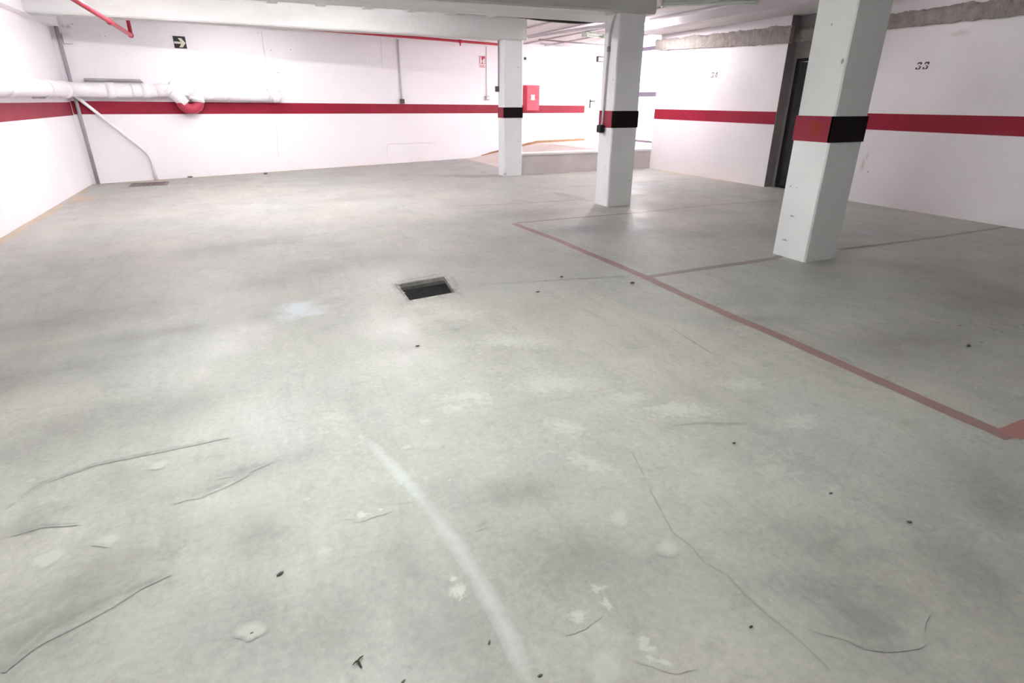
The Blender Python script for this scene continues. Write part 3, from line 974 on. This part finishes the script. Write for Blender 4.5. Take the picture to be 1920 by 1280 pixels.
# chipped concrete crumbs around the drain frame
for i in range(34):
    side = random.choice((0, 1, 2, 3))
    a, b = Vector(DRAIN[side]), Vector(DRAIN[(side + 1) % 4])
    p = a.lerp(b, random.random())
    p = DC + (p - DC) * random.uniform(1.02, 1.16)
    floor_spot('chip_mark', (p.x, p.y), random.uniform(0.02, 0.05), random.uniform(0.01, 0.02), random.uniform(0, 180), S[random.choice(('lime', 'white_flake', 'dark'))], None, 0.6, seg=10)
floor_ribbon('chip_mark', [(0.90, 4.26), (1.12, 4.30), (1.30, 4.34)], 0.05, S['dark'], None, 0.01, 0.1)
floor_ribbon('chip_mark', [(1.31, 3.92), (1.35, 4.06), (1.37, 4.25)], 0.04, S['dark'], None, 0.01, 0.1)

grate = empty('floor_grate', (-1.52, 11.47, 0), 'brown-grey bar grating set in the floor at the foot of the back wall', 'drain')
gx0, gx1, gy0, gy1 = -1.80, -1.24, 11.22, 11.72
bm = bmesh.new()
box(bm, gx0, gx1, gy0, gy0 + 0.03, -0.05, 0.004)
box(bm, gx0, gx1, gy1 - 0.03, gy1, -0.05, 0.004)
box(bm, gx0, gx0 + 0.03, gy0 + 0.03, gy1 - 0.03, -0.05, 0.004)
box(bm, gx1 - 0.03, gx1, gy0 + 0.03, gy1 - 0.03, -0.05, 0.004)
link('frame', bm, M['rust'], grate)
for i in range(12):
    x = gx0 + 0.05 + i * (gx1 - gx0 - 0.1) / 11
    link('bar', bx(x - 0.013, x + 0.013, gy0 + 0.03, gy1 - 0.03, -0.045, -0.006), M['rust'], grate)
link('pit', bx(gx0, gx1, gy0, gy1, -0.2, -0.06), M['pit'], grate)

# ------------------------------------------------------------------ drainage pipes on the left and back wall
R_P = 0.105
PX = LEFT_X + 0.15
zl = 1.445
dp = empty('drain_pipe', (PX, 9.0, zl), 'thick white drain pipe along the left and back walls with a red-bottomed U trap', 'pipe')
corner = bpt(0.22, 0.17, 1.445)
path = [(PX, NEAR_Y + 0.05, 1.43), (PX, 8.0, 1.435), (PX, 11.55, 1.45), tuple(corner), tuple(bpt(1.2, 0.16, 1.445))]
link('pipe_body', tb(bend(path, 0.22, 6), R_P, 20), M['pvc'], dp, True)
for y in (5.6, 8.35, 10.9):
    link('coupling', tb([(PX, y - 0.09, 1.436), (PX, y + 0.09, 1.44)], R_P + 0.014, 20), M['pvc'], dp, True)
for s in (0.55, 1.05):
    link('coupling', tb([bpt(s - 0.06, 0.16, 1.445), bpt(s + 0.06, 0.16, 1.445)], R_P + 0.012, 20), M['pvc'], dp, True)
for y in (3.0, 7.2, 9.9):
    bm = tb([(PX - 0.001, y - 0.012, 1.438), (PX - 0.001, y + 0.012, 1.438)], R_P + 0.008, 20)
    box(bm, LEFT_X + 0.002, PX, y - 0.012, y + 0.012, 1.438 - R_P - 0.02, 1.438 - R_P + 0.01)
    link('clamp', bm, M['white_plastic'], dp)
for s in (0.85,):
    bm = tb([bpt(s - 0.012, 0.16, 1.445), bpt(s + 0.012, 0.16, 1.445)], R_P + 0.008, 20)
    link('clamp', bm, M['white_plastic'], dp)

# trap: inlet elbow, U bend (its underside painted red with the stripe), outlet pipe
ptsU = bend([bpt(1.2, 0.16, 1.445), bpt(1.42, 0.18, 1.47), bpt(1.60, 0.19, 1.24)], 0.12, 6)
link('elbow', tb(ptsU, [R_P] * (len(ptsU) - 2) + [R_P * 0.95, R_P * 0.9], 20), M['pvc'], dp, True)
link('collar', tb([bpt(1.36, 0.18, 1.50), bpt(1.43, 0.18, 1.44)], R_P + 0.018, 20), M['pvc'], dp, True)
arc = [bpt(1.50 + 0.185 - 0.135 * math.cos(a), 0.19, 1.275 - 0.115 * math.sin(a)) for a in [math.pi * i / 12 for i in range(13)]]
part(link('u_bend', tb(arc, 0.085, 18), M['trap_red'], dp, True), 'red painted underside of the trap')
link('riser', tb(bend([bpt(1.815, 0.19, 1.27), bpt(1.83, 0.19, 1.41), bpt(2.05, 0.17, 1.40)], 0.08, 6), R_P * 0.98, 20), M['pvc'], dp, True)
link('collar', tb([bpt(1.79, 0.19, 1.30), bpt(1.80, 0.19, 1.36)], R_P + 0.014, 20), M['pvc'], dp, True)
link('web', tb([bpt(1.60, 0.13, 1.32), bpt(1.74, 0.13, 1.32)], 0.06, 10), M['grey_pipe'], dp)

link('pipe_body', tb([bpt(2.03, 0.155, 1.40), bpt(2.7, 0.15, 1.39), bpt(3.18, 0.14, 1.375)], 0.10, 20), M['pvc'], dp, True)
link('end_cap', tb([bpt(3.12, 0.14, 1.377), bpt(3.26, 0.14, 1.372)], 0.112, 20), M['pvc'], dp, True)
for s in (2.32, 3.05):
    link('clamp', tb([bpt(s - 0.014, 0.15, 1.388), bpt(s + 0.014, 0.15, 1.388)], 0.110, 20), M['white_plastic'], dp)
tag(link('thin_pipe', tb([bpt(0.25, 0.06, 1.60), bpt(1.02, 0.06, 1.60), bpt(1.05, 0.06, 1.56)], 0.022, 10), M['grey_pipe']), 'thin grey pipe resting above the thick white pipe on the back wall', 'pipe')
tag(link('corner_conduit', tb([bpt(0.07, 0.06, 2.5), bpt(0.07, 0.06, 0.0)], 0.026, 10), M['grey_pipe'], smooth=True), 'grey vertical conduit in the far left corner', 'conduit')
tag(link('junction_box', bx(0.04, 0.16, -0.06, -0.001, 2.10, 2.24, 0.008), M['white_plastic'], matrix=BACK_M @ Matrix.Translation((0.075, 0, 0))), 'pale square junction box high in the far left corner', 'box')
o = link('diagonal_pipe', tb(bend([(LEFT_X + 0.05, 11.70, 1.42), bpt(0.10, 0.10, 1.33), bpt(0.92, 0.045, 0.43), bpt(0.93, 0.045, 0.0)], 0.12, 5), 0.026, 12), M['pvc'], smooth=True)
tag(o, 'thin white pipe slanting from the corner down to the floor on the back wall', 'pipe')

# ------------------------------------------------------------------ red fire main under the ceiling
fm = empty('fire_pipe', (-1.25, 9.0, 2.21), 'red fire main running under the beams and along the back wall', 'pipe')
link('pipe_body', tb(bend([(-1.25, NEAR_Y + 0.05, 2.19), (-1.25, 11.08, 2.19), (-1.25, 11.11, 2.53), (-1.25, 11.87, 2.54), (2.32, 12.85, 2.54), (6.08, 13.89, 2.53), (6.25, 14.15, 2.5), (6.26, 14.155, 1.5)], 0.04, 4), 0.027, 12), M['red_pipe'], fm, True)
for p, q in (((-1.25, 11.02, 2.19), (-1.25, 11.08, 2.19)), ((4.77, 13.528, 2.533), (4.84, 13.547, 2.533)), ((-1.25, 9.3, 2.19), (-1.25, 9.36, 2.19))):
    link('fitting', tb([p, q], 0.036, 12), M['red_pipe'], fm, True)
link('sprinkler_head', tb([(4.805, 13.537, 2.515), (4.805, 13.537, 2.44)], [0.018, 0.010], 10), M['red_pipe'], fm)

# ------------------------------------------------------------------ things on the back wall
def on_back(s0, s1, z0, z1, d0=0.0, d1=0.01, bevel=0.0):
    return bx(s0, s1, -d1, -d0, z0, z1, bevel)


sg = empty('arrow_sign', bpt(1.75, 0.005, 2.21), 'small black sign with a cream arrow pointing right', 'sign')
arrow_plate = part(link('plate', on_back(1.655, 1.845, 2.12, 2.305, 0.001, 0.008), M['sign_black'], sg, matrix=BACK_M), 'black square plate')
bm = bmesh.new()
ar = [(0.02, 0.48), (0.02, 0.36), (0.60, 0.36), (0.44, 0.08), (0.72, 0.06), (0.97, 0.44), (0.70, 0.86), (0.40, 0.86), (0.62, 0.56), (0.02, 0.56)]
ar = [(0.02, 0.55), (0.02, 0.37), (0.58, 0.37), (0.38, 0.09), (0.66, 0.09), (0.96, 0.46), (0.66, 0.84), (0.38, 0.84), (0.58, 0.55)]
wall_poly(bm, [(1.655 + 0.19 * x, 2.12 + 0.185 * z) for x, z in ar], -0.011, -0.0078)
part(link('arrow', bm, M['sign_cream'], arrow_plate, matrix=BACK_M), 'cream arrow')

fs = empty('fire_sign', bpt(8.22, 0.005, 2.16), 'small red and white fire hose sign left of the farthest pillar', 'sign')
F0, F1 = 8.10, 8.295
fire_plate = link('plate', on_back(F0, F1, 2.03, 2.30, 0.001, 0.007), M['sign_white'], fs, matrix=BACK_M)
bm = bmesh.new()
wall_poly(bm, [(F0 + 0.02, 2.285), (F0 + 0.02, 2.12), (F1 - 0.015, 2.12), (F1 - 0.015, 2.285)], -0.0095, -0.0068)
part(link('red_field', bm, M['sign_red'], fire_plate, matrix=BACK_M), 'red field')
bm = bmesh.new()
fx = F0 + 0.035
wall_poly(bm, [(fx, 2.275), (fx, 2.125), (fx + 0.035, 2.125), (fx + 0.06, 2.18), (fx + 0.035, 2.22), (fx + 0.03, 2.275)], -0.0115, -0.0092)
wall_poly(bm, [(fx + 0.075, 2.20), (fx + 0.075, 2.13), (fx + 0.13, 2.13), (fx + 0.13, 2.23), (fx + 0.11, 2.24)], -0.0115, -0.0092)
part(link('pictogram', bm, M['sign_white'], fire_plate, matrix=BACK_M), 'white hose pictogram')
for k in range(3):
    link('caption_bar', on_back(F0 + 0.025, F1 - 0.025 - 0.02 * (k == 2), 2.045 + 0.02 * k, 2.055 + 0.02 * k, 0.0069, 0.0085), M['sign_red'], fire_plate, matrix=BACK_M)

cb = empty('fire_hose_cabinet', bpt(9.71, 0.05, 1.09), 'red fire hose cabinet on the back wall behind the farthest pillar', 'cabinet')
link('body', on_back(S_CAB0, S_CAB1, 1.085, 1.68, 0.001, 0.14, 0.006), M['cabinet_red'], cb, matrix=BACK_M)
cab_door = link('door', on_back(S_CAB0 + 0.012, S_CAB1 - 0.012, 1.40, 1.668, 0.14, 0.15, 0.003), M['cabinet_red'], cb, matrix=BACK_M)
link('door', on_back(S_CAB0 + 0.012, S_CAB1 - 0.012, 1.097, 1.388, 0.14, 0.15, 0.003), M['cabinet_red'], cb, matrix=BACK_M)
part(link('label_plate', on_back(9.63, 9.76, 1.33, 1.46, 0.149, 0.155), M['sign_white'], cab_door, matrix=BACK_M), 'white square label')
link('latch', on_back(S_CAB1 - 0.14, S_CAB1 - 0.04, 1.385, 1.405, 0.149, 0.16), M['sign_red'], cab_door, matrix=BACK_M)


def conduit(name, pts, r, box_bm, label, parent_loc, box_mat, body_mat, box_name='switch_box', box_label=None, matrix=None):
    root = empty(name, parent_loc, label, 'conduit')
    link('pipe_body', tb(pts, r, 8), body_mat, root, True)
    o = link(box_name, box_bm, box_mat, root, matrix=matrix)
    if box_label:
        part(o, box_label)
    return root


def s_of(x):
    return (x + 2.38) * math.sqrt(1 + 0.277 ** 2)


s1 = s_of(3.365)
conduit('wall_conduit', [bpt(s1, 0.02, 2.5), bpt(s1, 0.02, 1.34)], 0.019, on_back(s1 - 0.045, s1 + 0.045, 1.245, 1.34, 0.001, 0.06, 0.012), 'grey conduit down the back wall ending in a small dark box', bpt(s1, 0.02, 1.3), M['grit'], M['white_plastic'], matrix=BACK_M)
s2 = s_of(5.632)
conduit('wall_conduit', [bpt(s2, 0.014, 2.5), bpt(s2, 0.014, 1.41)], 0.009, on_back(s2 - 0.055, s2 + 0.055, 1.325, 1.42, 0.001, 0.05, 0.01), 'thin conduit with a grey switch box on the back wall, beside the farthest pillar', bpt(s2, 0.02, 1.37), M['grey_pipe'], M['white_plastic'], matrix=BACK_M)
link('rocker', on_back(s2 - 0.03, s2 + 0.05, 1.345, 1.405, 0.0505, 0.056), M['sign_white'], bpy.data.objects['switch_box.001'], matrix=BACK_M)
conduit('pillar_conduit', [(4.40, 10.39, 2.29), (4.40, 10.40, 1.55)], 0.012, bx(4.36, 4.42, 10.40, 10.475, 1.46, 1.555, 0.01), 'thin conduit with a dark switch box on the farthest pillar', (4.40, 10.42, 1.5), M['grit'], M['grey_pipe'])
root = empty('pillar_conduit', (4.33, 6.76, 1.0), 'conduit bending down the middle pillar to a black rounded push button box', 'conduit')
link('pipe_body', tb(bend([(4.328, 6.58, 2.34), (4.328, 6.66, 2.22), (4.328, 6.725, 2.05), (4.328, 6.745, 1.6), (4.328, 6.765, 1.05), (4.328, 6.77, 0.99)], 0.1, 4), 0.0125, 10), M['white_plastic'], root, True)
link('coupling', tb([(4.328, 6.727, 1.93), (4.328, 6.731, 1.87)], 0.018, 10), M['grey_pipe'], root, True)
bm = bx(4.27, 4.343, 6.715, 6.822, 0.925, 1.025, 0.024)
part(link('button_box', bm, M['black_plastic'], root), 'black rounded box')

ex = empty('exit_sign', bpt(12.25, 0.03, 2.4), 'small boxed emergency light above the white door', 'sign')
e0, e1 = s_of(9.34), s_of(9.34) + 0.40
link('housing', on_back(e0, e1, 2.32, 2.46, 0.001, 0.06), M['grit'], ex, matrix=BACK_M)
link('diffuser', on_back(e0 + 0.025, e1 - 0.025, 2.335, 2.43, 0.0605, 0.066), M['sign_white'], ex, matrix=BACK_M)
sw = s_of(6.81)
tag(link('wall_detector', on_back(sw - 0.025, sw + 0.025, 2.26, 2.32, 0.001, 0.04, 0.006), M['grit'], matrix=BACK_M), 'tiny dark box high on the back wall, right of the farthest pillar', 'box')

# marks on the back wall
def back_mark(name, pts, w, mat, label=None):
    ps = [bpt(s, 0.0022, z) for s, z in pts]
    n = bpt(0, 1) - bpt(0, 0)
    return decal_ribbon(name, ps, w, n, mat, wall_back, wob=0.01, sub=0.04, taper=0.15, label=label)


def back_spot(name, s, z, rs, rz, mat):
    u = bpt(1) - bpt(0)
    return decal_disc(name, bpt(s, 0.0024, z), u * rs, (0, 0, rz), mat, wall_back, rings=3, seg=12, wob=0.5)


back_mark('hairline_crack', [(3.146, 2.528), (3.140, 2.197), (3.152, 1.849)], 0.022, S['wall_crack'])
back_mark('hairline_crack', [(5.572, 2.520), (5.550, 1.897)], 0.02, S['wall_crack'])
back_mark('hairline_crack', [(5.487, 0.115), (5.528, 0.419), (5.985, 0.412), (6.872, 0.402)], 0.02, S['wall_crack'])
back_mark('hairline_crack', [(3.173, 0.904), (3.107, 0.213)], 0.018, S['wall_crack'])
for (a, r) in [((0.172, 2.344), 0.05), ((0.288, 2.381), 0.02), ((0.613, 2.241), 0.03), ((0.684, 2.238), 0.02), ((3.271, 2.168), 0.018), ((3.644, 2.196), 0.018), ((3.349, 1.783), 0.018), ((5.258, 2.059), 0.018), ((0.231, 2.341), 0.06), ((3.084, 2.438), 0.02)]:
    back_spot('wall_spot', a[0], a[1], r, r * 0.6, S['wall_black'] if r < 0.03 else S['wall_grime'])

# marks on the right wall
def right_spot(name, y, z, ry, rz, mat):
    return decal_disc(name, (RIGHT_X - 0.0022, y, z), (0, -ry, 0), (0, 0, rz), mat, wall_right, rings=4, seg=14, wob=0.5)


right_spot('damp_smear', 5.53, 0.50, 0.05, 0.13, S['r_grime'])["label"] = 'brownish damp smear'
right_spot('damp_smear', 5.49, 0.62, 0.03, 0.07, S['r_grime'])
right_spot('nail_hole', 5.43, 0.42, 0.016, 0.016, S['r_black'])
right_spot('damp_smear', 4.70, 2.05, 0.16, 0.05, S['r_grime'])


# stencilled bay numbers (digits built from slanted strokes)
def digit(bm, ch, y0, z0, w, h):
    """strokes in the unit square; reads left to right along -y"""
    D = {'3': [[(0.05, 0.82), (0.2, 1.0), (0.85, 1.0), (0.98, 0.84), (0.98, 0.70), (0.78, 0.58), (0.70, 0.62), (0.72, 0.80), (0.3, 0.80), (0.28, 0.70), (0.08, 0.70)],
               [(0.38, 0.56), (0.66, 0.52), (0.66, 0.44), (0.38, 0.44)],
               [(0.72, 0.50), (0.95, 0.40), (1.0, 0.20), (0.85, 0.0), (0.55, 0.0), (0.55, 0.12), (0.70, 0.2), (0.70, 0.40)],
               [(0.0, 0.28), (0.25, 0.30), (0.30, 0.15), (0.45, 0.12), (0.45, 0.0), (0.12, 0.0), (0.0, 0.14)]],
         '4': [[(0.0, 0.30), (0.55, 1.0), (0.62, 0.88), (0.62, 0.72), (0.26, 0.38), (0.26, 0.30)],
               [(0.0, 0.25), (0.0, 0.14), (0.60, 0.14), (0.60, 0.25)],
               [(0.68, 1.0), (0.90, 1.0), (0.90, 0.0), (0.68, 0.0)]]}
    for poly in D[ch]:
        vs = []
        for px, pz in poly:
            xx = px + 0.18 * pz
            vs.append((y0 - w * xx, z0 + h * pz))
        a = [bm.verts.new((RIGHT_X - 0.0025, y, z)) for y, z in vs]
        b = [bm.verts.new((RIGHT_X, y, z)) for y, z in vs]
        n = len(vs)
        bm.faces.new(a)
        bm.faces.new(b[::-1])
        for i in range(n):
            bm.faces.new((a[i], b[i], b[(i + 1) % n], a[(i + 1) % n]))


for txt, y0, z0, w, h, mat, lab in (('33', 5.132, 1.682, 0.062, 0.082, 'number', 'black stencilled 33'), ('34', 8.775, 1.70, 0.066, 0.088, 'number_pale', 'faded stencilled 34')):
    for i, chx in enumerate(txt):
        bm = bmesh.new()
        digit(bm, chx, y0 - i * (0.088 if txt == '33' else 0.092), z0, w, h)
        part(link('stencil_digit', bm, M[mat], wall_right), lab.split(' stencil')[0] + ' stencilled digit ' + chx)

# ------------------------------------------------------------------ ceiling services
tag(link('black_strip', tb(bend([(3.3, 7.60, 2.34), (3.9, 7.60, 2.30), (4.45, 7.60, 2.295), (4.85, 7.60, 2.36), (5.2, 7.9, 2.54)], 0.2, 5), 0.036, 8), M['black_plastic'], smooth=True), 'black strip behind the wide beam near the middle pillar', 'cable')  # black tube along the dark line at the wide beam's back edge
tag(link('ceiling_pipe', tb([(5.86, 12.2, 2.54), (6.2, 9.6, 2.54)], 0.03, 10), M['white_plastic'], smooth=True), 'pale pipe crossing the far ceiling between the two far pillars', 'pipe')
tag(link('ceiling_pipe', tb([(6.7, 13.3, 2.54), (9.0, 14.4, 2.54)], 0.022, 10), M['white_plastic'], smooth=True), 'pale pipe across the far ceiling above the fire hose cabinet', 'pipe')
tag(link('ceiling_pipe', tb([(6.3, 12.6, 2.55), (9.2, 13.3, 2.55)], 0.016, 10), M['grey_pipe'], smooth=True), 'thin grey pipe across the far ceiling above the white door', 'pipe')


def lamp_fixture(loc, ang, key, label, lit=True, length=1.25, n_tubes=2):
    root = empty('fluorescent_lamp', loc, label, 'lamp', 'ceiling tube lamps')
    mx = Matrix.Translation(loc) @ Matrix.Rotation(ang, 4, 'Z')
    bm = bmesh.new()
    h2 = length / 2
    wall_poly(bm, [(-0.05, 0.0), (-0.075, -0.02), (-0.03, -0.045), (0.03, -0.045), (0.075, -0.02), (0.05, 0.0)], -h2 - 0.03, h2 + 0.03)
    hs_ = link('housing', bm, M['lamp_body'], root, matrix=mx)
    for s in (-1, 1):
        link('end_cap', bx(-0.075, 0.075, s * h2 - 0.012, s * h2 + 0.012, -0.085, -0.01), M['lamp_body'], hs_, matrix=mx)
    for k in range(n_tubes):
        xx = (-0.04, 0.04)[k] if n_tubes == 2 else 0.0
        link('tube', tb([(xx, -h2 + 0.014, -0.068), (xx, h2 - 0.014, -0.068)], 0.014, 10), tube_mats[key], root, True, matrix=mx)
    return root


tube_mats = {}
for k, d in LAMP.items():
    mt, nt, N, L, B = nodes_of('lamp_tube_' + k)
    if d['power'] > 0:
        B.inputs['Emission Color'].default_value = (*d['color'], 1)
        B.inputs['Emission Strength'].default_value = d['power']
    B.inputs['Base Color'].default_value = (0.7, 0.78, 0.7, 1)
    B.inputs['Roughness'].default_value = 0.3
    tube_mats[k] = mt
lamp_fixture((0.2, 2.2, H_CEIL - 0.03), 0.0, 'near', 'lit tube lamp on the ceiling over the aisle, above the near floor')
lamp_fixture((-0.7, 8.2, H_CEIL - 0.03), math.pi / 2, 'mid', 'lit tube lamp hidden between the two far beams, nearer the left wall')
lamp_fixture((1.7, 8.2, H_CEIL - 0.03), math.pi / 2, 'mid', 'lit tube lamp hidden between the two far beams, nearer the pillars')
lamp_fixture((0.5, 10.95, H_CEIL - 0.03), math.pi / 2, 'far', 'lit tube lamp on the ceiling between the far beam and the back wall')
lamp_fixture((6.78, 9.8, H_CEIL - 0.03), -math.atan2(6.78, 9.8), 'bayfar_fill', 'added fill tube lamp on the ceiling, hidden behind the middle pillar', True, 0.6)  # added fill lamp, kept out of view, brightens the far bay
lamp_fixture((6.42, 5.02, H_CEIL - 0.03), -math.atan2(6.42, 5.02), 'baynear_fill', 'added fill tube lamp on the ceiling, hidden behind the nearest pillar', True, 0.6)  # extra unseen lamp put in to light the right wall and near bay
lamp_fixture((6.1, 7.05, H_CEIL - 0.03), math.radians(51.6), 'off', 'unlit tube lamp on the ceiling right of the middle pillar', False)
lamp_fixture((6.95, 11.4, H_CEIL - 0.03), math.radians(-75), 'off', 'unlit slim tube lamp in the far ceiling gap between the pillars', False, 0.5, 1)

# ------------------------------------------------------------------ bits lying on the floor
tw = empty('twig', (*(0.063, 1.075), 0.0), 'small three-armed dry twig lying on the near floor', 'twig')
c0 = Vector((*(0.063, 1.076), 0.006))
for q in ((0.078, 1.086), (0.049, 1.070), (0.069, 1.054)):
    e = Vector((*q, 0.004))
    link('twig_arm', tb([c0, c0.lerp(e, 0.5) + Vector((0, 0, 0.002)), e], [0.0026, 0.0022, 0.0012], 6), M['twig'], tw)
bits = [((-0.096, 1.462), 0.013, 0.5, 'thin dark splinter on the near floor, left of centre'), ((-0.178, 1.276), 0.006, 0.2, 'dark crumb on the floor left of the twig'), ((0.385, 0.993), 0.008, 1.0, 'dark crumb beside the pale streak'),
        ((1.849, 0.847), 0.011, -0.5, 'short dark splinter on the floor below the red line, right side'), ((1.663, 1.455), 0.010, 0, 'small dark pebble on the floor right of centre'), ((2.603, 3.499), 0.024, 0.1, 'dark flake lying just left of the red line by the pillar bay'),
        ((2.174, 3.861), 0.020, 0.3, 'dark speck between the drain and the red line'), ((1.824, 3.591), 0.018, 0, 'dark speck to the right of the drain'), ((1.741, 1.062), 0.010, 0, 'tiny pebble midway on the right floor'), ((0.154, 0.978), 0.007, 0.4, 'tiny dark pebble to the right of the twig'),
        ((0.464, 0.856), 0.009, 0, 'dark pebble at the bottom edge under the pale streak'), ((1.046, 0.752), 0.007, 0, 'tiny pebble near the crack'), ((3.659, 1.684), 0.022, 0.1, 'dark flat flake in the right bay'), ((0.742, 2.968), 0.014, 0, 'dark speck below the drain'),
        ((-0.950, 12.201), 0.05, 0.2, 'dark rubble bit at the foot of the back wall'), ((0.325, 12.205), 0.05, 0.2, 'pale rubble bit at the middle foot of the back wall')]
for (p, r, a, lab) in bits:
    bm = bmesh.new()
    bmesh.ops.create_icosphere(bm, subdivisions=1, radius=1.0)
    for v in bm.verts:
        k = 1 + 0.35 * noise.noise(v.co * 2.1 + Vector((p[0] * 9, p[1] * 7, 0)))
        v.co = Vector((v.co.x * r * k, v.co.y * r * 0.42 * k, v.co.z * r * 0.3 * k))
    zmin = min(v.co.z for v in bm.verts)
    bm.transform(Matrix.Translation((p[0], p[1], -zmin)) @ Matrix.Rotation(a, 4, 'Z'))
    nm = 'wood_splinter' if 'splinter' in lab else 'paint_flake' if 'flake' in lab else 'rubble_bit' if 'rubble' in lab else 'pebble'
    tag(link(nm, bm, M['grit']), lab, nm.split('_')[-1], 'loose bits on the floor')
